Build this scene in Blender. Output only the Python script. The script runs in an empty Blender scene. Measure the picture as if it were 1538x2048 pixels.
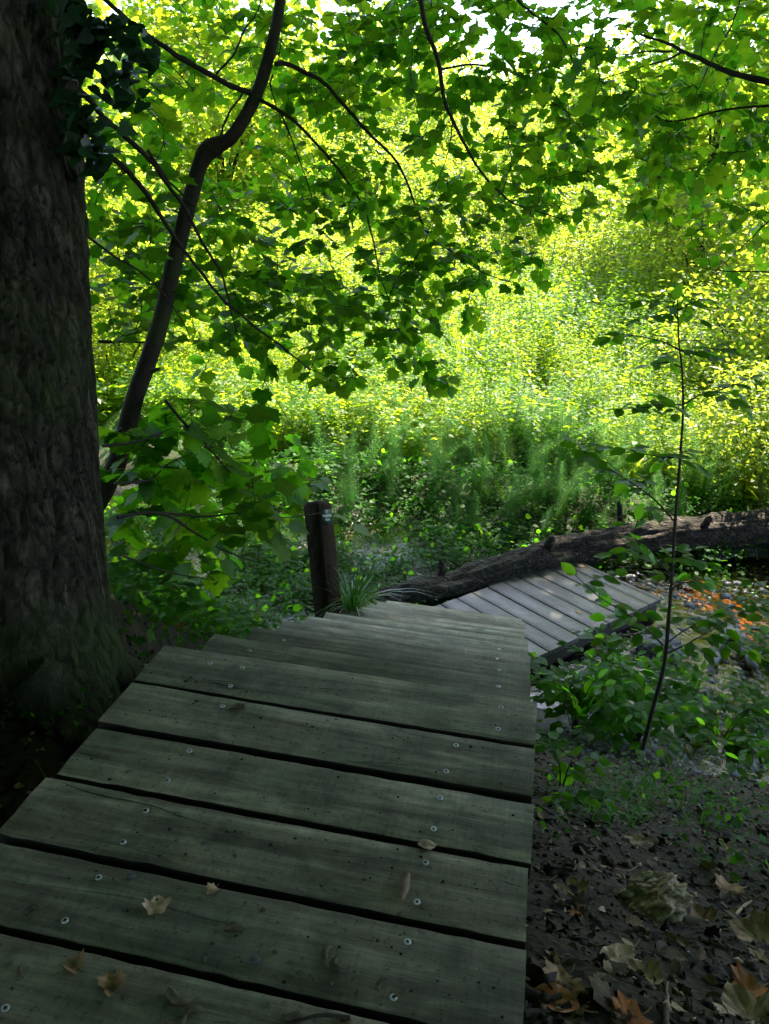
import bpy, math, random
import numpy as np
from mathutils import Vector, Matrix, noise as mnoise

# ------------------------------------------------------------------ camera, sky, sun, exposure
SC = bpy.context.scene
COL = SC.collection
RNG = np.random.default_rng(7)
random.seed(7)
R = math.radians
PW, PH, FPX = 1538, 2048, 1597.6
CAM = np.array([0.0, 0.0, 1.45])
PITCH, YAW, ROLL = 0.3889, 0.1849, 0.0458
_fw = np.array([-math.sin(YAW)*math.cos(PITCH), math.cos(YAW)*math.cos(PITCH), -math.sin(PITCH)])
_r = np.array([math.cos(YAW), math.sin(YAW), 0.0]); _u = np.cross(_r, _fw)
CR = _r*math.cos(ROLL)+_u*math.sin(ROLL); CU = _u*math.cos(ROLL)-_r*math.sin(ROLL); CF = _fw
cd = bpy.data.cameras.new('camera'); cam = bpy.data.objects.new('camera', cd); COL.objects.link(cam)
cam.matrix_world = Matrix(((CR[0], CU[0], -CF[0], CAM[0]), (CR[1], CU[1], -CF[1], CAM[1]), (CR[2], CU[2], -CF[2], CAM[2]), (0, 0, 0, 1)))
cd.sensor_fit = 'VERTICAL'; cd.sensor_height = 36.0; cd.lens = FPX/PH*36.0
cd.clip_start = 0.02; cd.clip_end = 2000
SC.camera = cam

SUN_EL, SUN_AZ = R(57), R(14)           # azimuth from +Y towards +X
w = bpy.data.worlds.new('World'); SC.world = w; w.use_nodes = True
nt = w.node_tree; nt.nodes.clear()
sky = nt.nodes.new('ShaderNodeTexSky'); sky.sky_type = 'NISHITA'; sky.sun_disc = False
sky.sun_elevation = SUN_EL; sky.sun_rotation = SUN_AZ; sky.air_density = 1.0; sky.dust_density = 1.2
bg = nt.nodes.new('ShaderNodeBackground'); bg.inputs['Strength'].default_value = 0.15
wo = nt.nodes.new('ShaderNodeOutputWorld')
nt.links.new(sky.outputs[0], bg.inputs[0]); nt.links.new(bg.outputs[0], wo.inputs[0])
sd = bpy.data.lights.new('sun', 'SUN'); sd.energy = 5.0; sd.angle = R(0.5); sd.color = (1.0, 0.90, 0.72)
sun = bpy.data.objects.new('sun', sd); COL.objects.link(sun)
sv = Vector((math.sin(SUN_AZ)*math.cos(SUN_EL), math.cos(SUN_AZ)*math.cos(SUN_EL), math.sin(SUN_EL)))
sun.rotation_euler = sv.to_track_quat('Z', 'Y').to_euler(); sun.location = (0, 0, 30)
SC.view_settings.view_transform = 'Standard'; SC.view_settings.look = 'None'
SC.view_settings.exposure = 2.65; SC.view_settings.gamma = 1.0
cy = SC.cycles
cy.max_bounces = 7; cy.diffuse_bounces = 4; cy.glossy_bounces = 3; cy.transmission_bounces = 4; cy.transparent_max_bounces = 8
cy.use_denoising = True; cy.caustics_reflective = False; cy.caustics_refractive = False
cy.sample_clamp_indirect = 6.0

# ------------------------------------------------------------------ helpers
def ray(px, py):
    return CF + CR*((px-PW/2)/FPX) - CU*((py-PH/2)/FPX)
def at(px, py, d):                       # point at camera depth d (metres)
    return CAM + ray(px, py)*d
def at_z(px, py, z):
    v = ray(px, py); return CAM + v*((z-CAM[2])/v[2])
def sstep(a, b, x):
    t = np.clip((x-a)/(b-a), 0, 1); return t*t*(3-2*t)
def vnoise(x, y, seed=0):
    x = np.asarray(x, float); y = np.asarray(y, float)
    xi = np.floor(x).astype(np.int64); yi = np.floor(y).astype(np.int64)
    xf = x-xi; yf = y-yi
    def h(a, b):
        n = (a*374761393 + b*668265263 + seed*1442695041) & 0x7fffffff
        n = ((n ^ (n >> 13))*1274126177) & 0x7fffffff
        n = (n ^ (n >> 16)) & 0xffff
        return n/65535.0
    u = xf*xf*(3-2*xf); v = yf*yf*(3-2*yf)
    return (h(xi, yi)*(1-u)+h(xi+1, yi)*u)*(1-v)+(h(xi, yi+1)*(1-u)+h(xi+1, yi+1)*u)*v - 0.5
def fbm(x, y, seed=0, oct=4):
    s = 0; a = 1.0
    for k in range(oct):
        s = s + a*vnoise(np.asarray(x)*2**k, np.asarray(y)*2**k, seed+k); a *= 0.5
    return s

def gz(x, y):
    x = np.asarray(x, float); y = np.asarray(y, float)
    left = 1-sstep(-1.75, -1.1, x)
    y1 = 1.35+1.35*left; y2 = 5.7+0.3*left
    t = np.clip((y-y1)/(y2-y1), -1, 2)
    t = np.where(t < 0, 0.12*t, np.minimum(t, 1))
    t = np.where(t > .8, t-.07*sstep(.8, 1, t), t)
    z = -0.19-2.48*t
    z = z - 0.10*sstep(0.1, 0.9, x)*(1-sstep(2, 4, y))
    z = z - 0.30*sstep(1.0, 1.9, x-0.25*(y-5))*sstep(4.2, 5.4, y)*(1-sstep(8.2, 9.4, y-0.2*x))
    z = z + 0.40*sstep(8.6, 10, y)+0.30*sstep(11, 22, y)
    z = z + 6.0*sstep(24, 75, y-0.3*x) + 16*sstep(60, 180, y)
    z = z + 0.05*fbm(x*1.3, y*1.3, 3)*1.3 + 0.035*fbm(x*6, y*6, 9, 3)*(1-sstep(10, 14, y))
    marsh = sstep(5.6, 6.4, y)*(1-sstep(10, 12, y))
    z = z + marsh*0.10*fbm(x*1.9, y*1.9, 21, 2)
    return z
def at_ground(px, py):
    v = ray(px, py); t = 0.5
    for k in range(4000):
        p = CAM+v*t
        if p[2] <= gz(p[0], p[1]): return p
        t += 0.01
    return p

def link(name, me, mat, parent=None):
    o = bpy.data.objects.new(name, me); COL.objects.link(o)
    if mat is not None and len(me.materials) == 0: me.materials.append(mat)
    if parent is not None: o.parent = parent
    return o
def tag(o, label=None, cat=None, group=None, kind=None):
    if label: o['label'] = label
    if cat: o['category'] = cat
    if group: o['group'] = group
    if kind: o['kind'] = kind
    return o
def empty(name, loc, label, cat, group=None, rz=0):
    o = bpy.data.objects.new(name, None); COL.objects.link(o); o.location = tuple(loc); o.rotation_euler = (0, 0, rz)
    o.empty_display_size = 0.05
    return tag(o, label, cat, group)

def np_mesh(name, V, F, tint=None, smooth=False):
    """V (n,3), F (m,k) all faces one size"""
    V = np.ascontiguousarray(V, np.float32); F = np.ascontiguousarray(F, np.int32)
    me = bpy.data.meshes.new(name)
    me.vertices.add(len(V)); me.vertices.foreach_set('co', V.ravel())
    me.loops.add(F.size); me.loops.foreach_set('vertex_index', F.ravel())
    me.polygons.add(len(F)); me.polygons.foreach_set('loop_start', np.arange(0, F.size, F.shape[1], dtype=np.int32))
    if smooth: me.polygons.foreach_set('use_smooth', np.ones(len(F), bool))
    if tint is not None:
        a = me.attributes.new('tint', 'FLOAT', 'POINT'); a.data.foreach_set('value', np.ascontiguousarray(tint, np.float32))
    me.update(calc_edges=True)
    return me

class MB:
    """collects triangles / quads (quads are split) with a tint value per vertex"""
    def __init__(s): s.V = []; s.F = []; s.T = []; s.n = 0
    def add(s, V, F, tint=0.5):
        V = np.asarray(V, float).reshape(-1, 3); F = np.asarray(F, np.int64)
        if F.shape[1] == 4: F = np.concatenate([F[:, [0, 1, 2]], F[:, [0, 2, 3]]])
        s.V.append(V); s.F.append(F+s.n)
        s.T.append(np.broadcast_to(np.asarray(tint, float), (len(V),)).copy()); s.n += len(V)
    def scatter(s, tv, tf, M, P, S, tint, vt=None):
        """template (k,3) placed m times by rotation M (m,3,3), position P, scale S"""
        m = len(P); k = len(tv)
        if m == 0: return
        V = np.einsum('mij,kj->mki', M, tv)*np.asarray(S).reshape(-1, 1, 1)+np.asarray(P)[:, None, :]
        F = np.asarray(tf)[None]+(np.arange(m)*k)[:, None, None]
        T = np.repeat(np.asarray(tint, float), k)
        if vt is not None: T = T+np.tile(vt, m)
        s.add(V.reshape(-1, 3), F.reshape(-1, np.asarray(tf).shape[1]), T)
    def tube(s, pts, rad, n=6, tint=0.5, cap=True):
        pts = np.asarray(pts, float); m = len(pts); rad = np.broadcast_to(np.asarray(rad, float), (m,))
        tg = np.gradient(pts, axis=0); tg /= np.linalg.norm(tg, axis=1)[:, None]+1e-9
        ref = np.array([0, 0, 1.0]) if abs(tg[0][2]) < .9 else np.array([1.0, 0, 0])
        a = np.cross(tg[0], ref); a /= np.linalg.norm(a)
        V = []
        for i in range(m):
            a = a-tg[i]*(a@tg[i]); a /= np.linalg.norm(a)+1e-9
            b = np.cross(tg[i], a)
            th = np.arange(n)*2*math.pi/n
            V.append(pts[i]+rad[i]*(np.cos(th)[:, None]*a+np.sin(th)[:, None]*b))
        V = np.concatenate(V); F = []
        for i in range(m-1):
            for j in range(n):
                F.append((i*n+j, i*n+(j+1) % n, (i+1)*n+(j+1) % n, (i+1)*n+j))
        F = np.array(F)
        s.add(V, F, tint)
        if cap:
            V2 = np.concatenate([V[:n], pts[:1], V[-n:], pts[-1:]])
            F2 = [(n, (j+1) % n, j) for j in range(n)]+[(2*n+1, n+1+j, n+1+(j+1) % n) for j in range(n)]
            s.add(V2, np.array(F2), tint)
    def mesh(s, name, smooth=False):
        return np_mesh(name, np.concatenate(s.V), np.concatenate(s.F), np.concatenate(s.T), smooth)
    def build(s, name, mat, parent=None, smooth=False):
        return link(name, s.mesh(name, smooth), mat, parent)

def frames(d, n):
    """rotation matrices with columns x, y=d, z~n"""
    d = d/(np.linalg.norm(d, axis=1)[:, None]+1e-9)
    x = np.cross(d, n); x /= np.linalg.norm(x, axis=1)[:, None]+1e-9
    z = np.cross(x, d)
    return np.stack([x, d, z], axis=2)
def rot_z(a):
    c, s = np.cos(a), np.sin(a); o = np.zeros_like(c)
    return np.stack([np.stack([c, -s, o], -1), np.stack([s, c, o], -1), np.stack([o, o, o+1], -1)], -2)
def smooth_curve(pts, sub=4):
    P = np.asarray(pts, float)
    if len(P) < 3: return np.array([P[0]+(P[-1]-P[0])*t for t in np.linspace(0, 1, sub+1)])
    out = []
    Q = np.concatenate([[2*P[0]-P[1]], P, [2*P[-1]-P[-2]]])
    for i in range(1, len(Q)-2):
        for t in np.arange(sub)/sub:
            a, b, c, d = Q[i-1], Q[i], Q[i+1], Q[i+2]
            out.append(.5*((2*b)+(c-a)*t+(2*a-5*b+4*c-d)*t*t+(3*b-a-3*c+d)*t**3))
    out.append(P[-1]); return np.array(out)

# leaf templates: base at origin, axis +Y, upper side +Z, length 1
def fan(outline, centre, droop=.12, cup=.06):
    o = np.array(outline, float); V = np.concatenate([[centre], o])
    z = -droop*V[:, 1]**2 + cup*np.abs(V[:, 0])
    V = np.column_stack([V[:, 0], V[:, 1], z])
    n = len(o); F = np.array([(0, 1+i, 1+(i+1) % n) for i in range(n)])
    return V, F
_half = [(0.0, 0.05), (.20, -.05), (.37, .0), (.38, .13), (.56, .24), (.61, .38), (.50, .46), (.56, .63), (.42, .67), (.30, .63), (.27, .76), (.17, .84), (.10, .94), (0, 1.0)]
MAPLE = fan(_half+[(-x, y) for x, y in _half[-2:0:-1]], (0, .36))
_h2 = [(0.0, 0.02), (.32, -.03), (.38, .15), (.60, .36), (.48, .45), (.52, .64), (.29, .62), (.15, .86), (0, 1.0)]
MAPLE_LO = fan(_h2+[(-x, y) for x, y in _h2[-2:0:-1]], (0, .36))
_ho = [(0, 0), (.16, .10), (.27, .30), (.29, .50), (.22, .72), (.10, .90), (0, 1)]
OVAL = fan(_ho+[(-x, y) for x, y in _ho[-2:0:-1]], (0, .45), .10, .10)
_hi = [(0, .06), (.22, -.05), (.40, .08), (.42, .28), (.28, .55), (.12, .82), (0, 1)]
IVY = fan(_hi+[(-x, y) for x, y in _hi[-2:0:-1]], (0, .35), .08, -.05)
RHOMB = (np.array([(0, 0, 0), (.26, .42, .05), (0, 1, -.08), (-.26, .42, .05), (0, .45, 0.0)]), np.array([(0, 1, 4), (1, 2, 4), (2, 3, 4), (3, 0, 4)]))
DIAM = (np.array([(0, 0, 0), (.28, .45, .06), (0, 1, -.06), (-.28, .45, .06)]), np.array([(0, 1, 2), (0, 2, 3)]))

def vein(t_):
    V = t_[0]; d = np.linalg.norm(V[1:, :2]-np.array([0, .36]), axis=1); dd = d-(np.roll(d, 1)+np.roll(d, -1))/2
    return np.concatenate([[.16], np.clip(dd*2.2, -.16, .16)])
# ------------------------------------------------------------------ materials
def new_mat(name):
    m = bpy.data.materials.new(name); m.use_nodes = True; t = m.node_tree; t.nodes.clear()
    out = t.nodes.new('ShaderNodeOutputMaterial'); return m, t, out
def N(t, typ, **kw):
    n = t.nodes.new(typ)
    for k, v in kw.items():
        if hasattr(n, k): setattr(n, k, v)
        else: n.inputs[k].default_value = v
    return n
def ramp(t, stops, inp):
    r = t.nodes.new('ShaderNodeValToRGB'); e = r.color_ramp.elements
    while len(e) < len(stops): e.new(0.5)
    for i, (p, c) in enumerate(stops):
        e[i].position = p; e[i].color = (*c, 1) if len(c) == 3 else c
    t.links.new(inp, r.inputs[0]); return r
def g3(v): return (v, v, v)

def leaf_mat(name, refl, trans, mix=.5, rough=.45, spec=.4, vein=0.0):
    """refl / trans: list of 3 colours over tint 0..1"""
    m, t, out = new_mat(name)
    a = N(t, 'ShaderNodeAttribute', attribute_name='tint')
    r1 = ramp(t, [(0, refl[0]), (.5, refl[1]), (1, refl[2])], a.outputs['Fac'])
    r2 = ramp(t, [(0, trans[0]), (.5, trans[1]), (1, trans[2])], a.outputs['Fac'])
    p = N(t, 'ShaderNodeBsdfPrincipled', Roughness=rough); p.inputs['Specular IOR Level'].default_value = spec
    tr = N(t, 'ShaderNodeBsdfTranslucent')
    tc = N(t, 'ShaderNodeNewGeometry')
    nz = N(t, 'ShaderNodeTexNoise', Scale=22.0, Detail=3.0); t.links.new(tc.outputs['Position'], nz.inputs['Vector'])
    mr = N(t, 'ShaderNodeMapRange'); mr.inputs[3].default_value = .65; mr.inputs[4].default_value = 1.3
    t.links.new(nz.outputs['Fac'], mr.inputs[0])
    for r, b in ((r1, p.inputs['Base Color']), (r2, tr.inputs['Color'])):
        mm = N(t, 'ShaderNodeVectorMath', operation='SCALE')
        t.links.new(r.outputs[0], mm.inputs[0]); t.links.new(mr.outputs[0], mm.inputs['Scale']); t.links.new(mm.outputs[0], b)
    mx = N(t, 'ShaderNodeMixShader', Fac=mix)
    t.links.new(p.outputs[0], mx.inputs[1]); t.links.new(tr.outputs[0], mx.inputs[2]); t.links.new(mx.outputs[0], out.inputs[0])
    return m

def wood_mat(name, c_dark, c_mid, c_light, tintc, rough=.75, spec=.3):
    m, t, out = new_mat(name)
    tc = N(t, 'ShaderNodeTexCoord'); oi = N(t, 'ShaderNodeObjectInfo')
    off = N(t, 'ShaderNodeVectorMath', operation='SCALE'); off.inputs[0].default_value = (37, 53, 19)
    t.links.new(oi.outputs['Random'], off.inputs['Scale'])
    ad = N(t, 'ShaderNodeVectorMath', operation='ADD'); t.links.new(tc.outputs['Object'], ad.inputs[0]); t.links.new(off.outputs[0], ad.inputs[1])
    def mp(s):
        q = N(t, 'ShaderNodeMapping'); q.inputs['Scale'].default_value = s; t.links.new(ad.outputs[0], q.inputs[0]); return q.outputs[0]
    g1 = N(t, 'ShaderNodeTexNoise', Scale=1.0, Detail=6.0, Roughness=.6, Distortion=.7); t.links.new(mp((1.1, 14, 14)), g1.inputs['Vector'])
    g2 = N(t, 'ShaderNodeTexNoise', Scale=1.0, Detail=4.0, Roughness=.7); t.links.new(mp((9, 170, 120)), g2.inputs['Vector'])
    st = N(t, 'ShaderNodeTexNoise', Scale=1.0, Detail=5.0, Roughness=.62); t.links.new(mp((3.2, 5, 5)), st.inputs['Vector'])
    sp = N(t, 'ShaderNodeTexNoise', Scale=1.0, Detail=3.0, Roughness=.7); t.links.new(mp((60, 60, 60)), sp.inputs['Vector'])
    saw = N(t, 'ShaderNodeTexNoise', Scale=1.0, Detail=2.0); t.links.new(mp((140, 6, 6)), saw.inputs['Vector'])
    ring = N(t, 'ShaderNodeTexWave', wave_type='BANDS', bands_direction='Y', Scale=1.0, Distortion=9.0, Detail=3.0)
    ring.inputs['Detail Scale'].default_value = .8; t.links.new(mp((.9, 9, 9)), ring.inputs['Vector'])
    c = ramp(t, [(.32, c_dark), (.5, c_mid), (.70, c_light)], g1.outputs['Fac'])
    def mul(col, fac_out, lo, hi, a, b):
        r = ramp(t, [(a, g3(lo)), (b, g3(hi))], fac_out)
        mm = N(t, 'ShaderNodeMix', data_type='RGBA', blend_type='MULTIPLY'); mm.inputs[0].default_value = 1
        t.links.new(col, mm.inputs[6]); t.links.new(r.outputs[0], mm.inputs[7]); return mm.outputs[2]
    k = mul(c.outputs[0], g2.outputs['Fac'], .72, 1.15, .3, .7)
    k = mul(k, ring.outputs['Fac'], .88, 1.06, 0, 1)
    bl = N(t, 'ShaderNodeTexNoise', Scale=1.0, Detail=7.0, Roughness=.68, Distortion=.5); t.links.new(mp((7, 10, 10)), bl.inputs['Vector'])
    k = mul(k, bl.outputs['Fac'], .55, 1.3, .32, .68)
    k = mul(k, saw.outputs['Fac'], .90, 1.08, .3, .7)
    k = mul(k, sp.outputs['Fac'], .35, 1.0, .28, .42)
    ov = N(t, 'ShaderNodeMapRange'); ov.inputs[3].default_value = .80; ov.inputs[4].default_value = 1.18; t.links.new(oi.outputs['Random'], ov.inputs[0])
    vs = N(t, 'ShaderNodeVectorMath', operation='SCALE'); t.links.new(k, vs.inputs[0]); t.links.new(ov.outputs[0], vs.inputs['Scale']); k = vs.outputs[0]
    # damp green / grey staining
    r = ramp(t, [(.38, g3(0)), (.68, g3(1))], st.outputs['Fac'])
    mx = N(t, 'ShaderNodeMix', data_type='RGBA'); t.links.new(r.outputs[0], mx.inputs[0]); t.links.new(k, mx.inputs[6])
    mm = N(t, 'ShaderNodeMix', data_type='RGBA', blend_type='MULTIPLY'); mm.inputs[0].default_value = 1; t.links.new(k, mm.inputs[6]); mm.inputs[7].default_value = (*tintc, 1)
    t.links.new(mm.outputs[2], mx.inputs[7])
    # long drying cracks
    ck = N(t, 'ShaderNodeTexNoise', Scale=1.0, Detail=2.0, Distortion=.3); t.links.new(mp((.8, 7, 4)), ck.inputs['Vector'])
    cr = ramp(t, [(.0, g3(1)), (.492, g3(1)), (.5, g3(.18)), (.508, g3(1))], ck.outputs['Fac'])
    ckm = ramp(t, [(.5, g3(0)), (.62, g3(1))], st.outputs['Fac'])
    mx2 = N(t, 'ShaderNodeMix', data_type='RGBA', blend_type='MULTIPLY'); t.links.new(ckm.outputs[0], mx2.inputs[0]); t.links.new(mx.outputs[2], mx2.inputs[6]); t.links.new(cr.outputs[0], mx2.inputs[7])
    p = N(t, 'ShaderNodeBsdfPrincipled', Roughness=rough); p.inputs['Specular IOR Level'].default_value = spec
    rr = N(t, 'ShaderNodeMapRange'); rr.inputs[3].default_value = rough-.2; rr.inputs[4].default_value = rough+.15; t.links.new(st.outputs['Fac'], rr.inputs[0]); t.links.new(rr.outputs[0], p.inputs['Roughness'])
    t.links.new(mx2.outputs[2], p.inputs['Base Color'])
    h = N(t, 'ShaderNodeMath', operation='ADD'); t.links.new(g2.outputs['Fac'], h.inputs[0])
    h2 = N(t, 'ShaderNodeMath', operation='MULTIPLY'); h2.inputs[1].default_value = .5; t.links.new(saw.outputs['Fac'], h2.inputs[0]); t.links.new(h2.outputs[0], h.inputs[1])
    b = N(t, 'ShaderNodeBump', Strength=.55, Distance=.003); t.links.new(h.outputs[0], b.inputs['Height']); t.links.new(b.outputs[0], p.inputs['Normal'])
    t.links.new(p.outputs[0], out.inputs[0]); return m

def rough_mat(name, stops, scale=(6, 6, 6), bump=.6, dist=.01, rough=.9, warp=.5, spec=.3, coord='Object', vor=0, moss=None):
    """blotchy noise-coloured solid; second = (scale, lo, hi) multiplies a finer noise"""
    m, t, out = new_mat(name)
    tc = N(t, 'ShaderNodeTexCoord'); q = N(t, 'ShaderNodeMapping'); q.inputs['Scale'].default_value = scale
    t.links.new(tc.outputs[coord], q.inputs[0])
    n1 = N(t, 'ShaderNodeTexNoise', Scale=1.0, Detail=8.0, Roughness=.65, Distortion=.4); t.links.new(q.outputs[0], n1.inputs['Vector'])
    n2 = N(t, 'ShaderNodeTexNoise', Scale=5.0, Detail=6.0, Roughness=.7); t.links.new(q.outputs[0], n2.inputs['Vector'])
    c = ramp(t, stops, n1.outputs['Fac'])
    r = ramp(t, [(.3, g3(.45)), (.7, g3(1.3))], n2.outputs['Fac'])
    mm = N(t, 'ShaderNodeMix', data_type='RGBA', blend_type='MULTIPLY'); mm.inputs[0].default_value = 1
    t.links.new(c.outputs[0], mm.inputs[6]); t.links.new(r.outputs[0], mm.inputs[7]); col = mm.outputs[2]
    hgt = N(t, 'ShaderNodeMath', operation='ADD'); t.links.new(n1.outputs['Fac'], hgt.inputs[0]); t.links.new(n2.outputs['Fac'], hgt.inputs[1]); hout = hgt.outputs[0]
    if vor:
        ds = N(t, 'ShaderNodeVectorMath', operation='MULTIPLY_ADD'); ds.inputs[1].default_value = (warp, warp, warp)
        t.links.new(n1.outputs['Color'], ds.inputs[0]); t.links.new(q.outputs[0], ds.inputs[2])
        vo = N(t, 'ShaderNodeTexVoronoi', feature='DISTANCE_TO_EDGE', Scale=vor); t.links.new(ds.outputs[0], vo.inputs['Vector'])
        vr = ramp(t, [(0, g3(.25)), (.12, g3(1))], vo.outputs['Distance'])
        m2 = N(t, 'ShaderNodeMix', data_type='RGBA', blend_type='MULTIPLY'); m2.inputs[0].default_value = .9
        t.links.new(col, m2.inputs[6]); t.links.new(vr.outputs[0], m2.inputs[7]); col = m2.outputs[2]
        h3 = N(t, 'ShaderNodeMath', operation='MULTIPLY_ADD'); h3.inputs[1].default_value = 1.2
        vr2 = ramp(t, [(0, g3(0)), (.25, g3(1))], vo.outputs['Distance'])
        t.links.new(vr2.outputs[0], h3.inputs[0]); t.links.new(hout, h3.inputs[2]); hout = h3.outputs[0]
    if moss:
        mcol, lo, hi, msc = moss
        n3 = N(t, 'ShaderNodeTexNoise', Scale=msc, Detail=5.0, Roughness=.6); t.links.new(tc.outputs[coord], n3.inputs['Vector'])
        mr = ramp(t, [(lo, g3(0)), (hi, g3(1))], n3.outputs['Fac'])
        m3 = N(t, 'ShaderNodeMix', data_type='RGBA'); t.links.new(mr.outputs[0], m3.inputs[0]); t.links.new(col, m3.inputs[6]); m3.inputs[7].default_value = (*mcol, 1); col = m3.outputs[2]
    p = N(t, 'ShaderNodeBsdfPrincipled', Roughness=rough); p.inputs['Specular IOR Level'].default_value = spec
    t.links.new(col, p.inputs['Base Color'])
    b = N(t, 'ShaderNodeBump', Strength=bump, Distance=dist); t.links.new(hout, b.inputs['Height']); t.links.new(b.outputs[0], p.inputs['Normal'])
    t.links.new(p.outputs[0], out.inputs[0]); return m

def tint_mat(name, stops, rough=.8, spec=.3, bump=0, trans=0):
    m, t, out = new_mat(name)
    a = N(t, 'ShaderNodeAttribute', attribute_name='tint'); r = ramp(t, stops, a.outputs['Fac'])
    tc = N(t, 'ShaderNodeTexCoord'); n1 = N(t, 'ShaderNodeTexNoise', Scale=60.0, Detail=4.0); t.links.new(tc.outputs['Object'], n1.inputs['Vector'])
    rr = ramp(t, [(.3, g3(.55)), (.7, g3(1.25))], n1.outputs['Fac'])
    mm = N(t, 'ShaderNodeMix', data_type='RGBA', blend_type='MULTIPLY'); mm.inputs[0].default_value = 1
    t.links.new(r.outputs[0], mm.inputs[6]); t.links.new(rr.outputs[0], mm.inputs[7])
    p = N(t, 'ShaderNodeBsdfPrincipled', Roughness=rough); p.inputs['Specular IOR Level'].default_value = spec
    t.links.new(mm.outputs[2], p.inputs['Base Color'])
    if bump:
        b = N(t, 'ShaderNodeBump', Strength=bump, Distance=.004); t.links.new(n1.outputs['Fac'], b.inputs['Height']); t.links.new(b.outputs[0], p.inputs['Normal'])
    t.links.new(p.outputs[0], out.inputs[0]); return m

M = {}
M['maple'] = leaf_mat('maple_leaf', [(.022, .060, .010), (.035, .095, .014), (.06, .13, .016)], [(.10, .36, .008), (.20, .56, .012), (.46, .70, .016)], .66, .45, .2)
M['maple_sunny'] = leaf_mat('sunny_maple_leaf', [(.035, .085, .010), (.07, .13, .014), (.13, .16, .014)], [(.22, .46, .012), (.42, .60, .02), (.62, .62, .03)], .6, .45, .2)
M['hornbeam'] = leaf_mat('hornbeam_leaf', [(.018, .060, .010), (.030, .10, .014), (.05, .14, .016)], [(.18, .58, .015), (.28, .72, .02), (.44, .76, .03)], .64, .4, .25)
M['ivy'] = leaf_mat('ivy_leaf', [(.008, .028, .010), (.012, .04, .014), (.018, .055, .018)], [(.01, .05, .006), (.015, .08, .01), (.02, .1, .01)], .2, .4, .4)
M['meadow'] = leaf_mat('meadow_leaf', [(.026, .080, .016), (.050, .125, .020), (.09, .16, .022)], [(.24, .48, .015), (.46, .66, .02), (.68, .74, .03)], .6, .45, .25)
M['shrub'] = leaf_mat('shrub_leaf', [(.045, .10, .020), (.085, .14, .025), (.14, .17, .03)], [(.26, .46, .02), (.44, .60, .03), (.62, .64, .04)], .55, .42, .3)
M['shrub2'] = leaf_mat('yellowing_shrub_leaf', [(.05, .11, .018), (.10, .15, .022), (.17, .17, .025)], [(.30, .54, .02), (.46, .62, .03), (.64, .64, .04)], .55, .45, .25)
M['herb'] = leaf_mat('herb_leaf', [(.015, .060, .010), (.026, .095, .013), (.05, .13, .016)], [(.10, .42, .01), (.18, .54, .012), (.34, .62, .02)], .58, .5, .2)
M['horsetail'] = leaf_mat('horsetail', [(.022, .085, .024), (.035, .11, .028), (.06, .13, .03)], [(.12, .42, .04), (.20, .52, .05), (.30, .58, .05)], .6, .7, .1)
M['sedge'] = leaf_mat('sedge_blade', [(.02, .07, .018), (.035, .11, .022), (.06, .13, .03)], [(.05, .2, .015), (.08, .28, .02), (.14, .32, .03)], .35, .3, .6)
M['drygrass'] = leaf_mat('dry_grass', [(.12, .09, .04), (.17, .13, .06), (.22, .18, .09)], [(.15, .1, .04), (.2, .15, .06), (.25, .2, .08)], .3, .6, .3)
M['wood'] = wood_mat('weathered_dark_oak', (.115, .090, .062), (.21, .170, .120), (.35, .295, .215), (.58, .70, .66))
M['wood_grey'] = wood_mat('weathered_grey_oak', (.062, .056, .051), (.092, .083, .075), (.130, .118, .107), (.80, .82, .82), .55, .5)
M['gap_shade'] = rough_mat('gap_shade_plank_edge', [(.3, (.008, .007, .005)), (.7, (.022, .018, .013))], (2, 20, 20), .5, .004)  # shade of the gaps put into the colour of plank sides and undersides
M['stick'] = rough_mat('stick_bark', [(.3, (.045, .032, .02)), (.7, (.15, .115, .08))], (30, 30, 30), .6, .004, .8, spec=.15)
M['beam'] = rough_mat('dark_beam', [(.3, (.02, .016, .011)), (.7, (.05, .04, .028))], (2, 20, 20), .5, .004)
M['post'] = rough_mat('dark_post_wood', [(.3, (.010, .005, .003)), (.55, (.032, .019, .011)), (.75, (.070, .042, .024))], (30, 30, 2.5), .7, .004, .85, spec=.12)
M['bark'] = rough_mat('sycamore_bark', [(.30, (.020, .014, .009)), (.5, (.052, .041, .027)), (.70, (.17, .14, .10))], (12, 12, 3.0), 1.0, .022, .92, warp=.8, vor=1.5, moss=((.035, .050, .012), .50, .66, 2.2))
M['bark_young'] = rough_mat('young_bark', [(.3, (.016, .012, .008)), (.7, (.048, .036, .021))], (9, 9, 5), .5, .006, .8, moss=((.03, .04, .012), .55, .7, 3))
M['twig'] = rough_mat('twig_bark', [(.3, (.016, .012, .009)), (.7, (.045, .033, .022))], (20, 20, 20), .4, .003, .8)
M['stem'] = rough_mat('pale_stem', [(.3, (.05, .06, .02)), (.7, (.10, .11, .04))], (10, 10, 10), .2, .003, .8)
M['log'] = rough_mat('rotting_log_bark', [(.28, (.016, .011, .008)), (.5, (.070, .052, .038)), (.75, (.24, .20, .165))], (5.0, 14, 14), 1.0, .05, .85, warp=1.2, vor=1.3, moss=((.02, .03, .01), .60, .72, 2.5))
M['rotten'] = rough_mat('rotten_wood', [(.3, (.14, .10, .055)), (.5, (.42, .32, .20)), (.7, (.70, .60, .48))], (14, 70, 70), 1.0, .006, .85, moss=((.22, .15, .03), .60, .74, 16))
M['rock'] = rough_mat('wet_rock', [(.3, (.015, .016, .019)), (.7, (.06, .065, .075))], (9, 9, 9), 1.0, .02, .16, spec=.8)
M['dead'] = rough_mat('bleached_dead_wood', [(.3, (.06, .055, .06)), (.7, (.18, .17, .19))], (30, 8, 30), .9, .01, .45, spec=.6)
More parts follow.
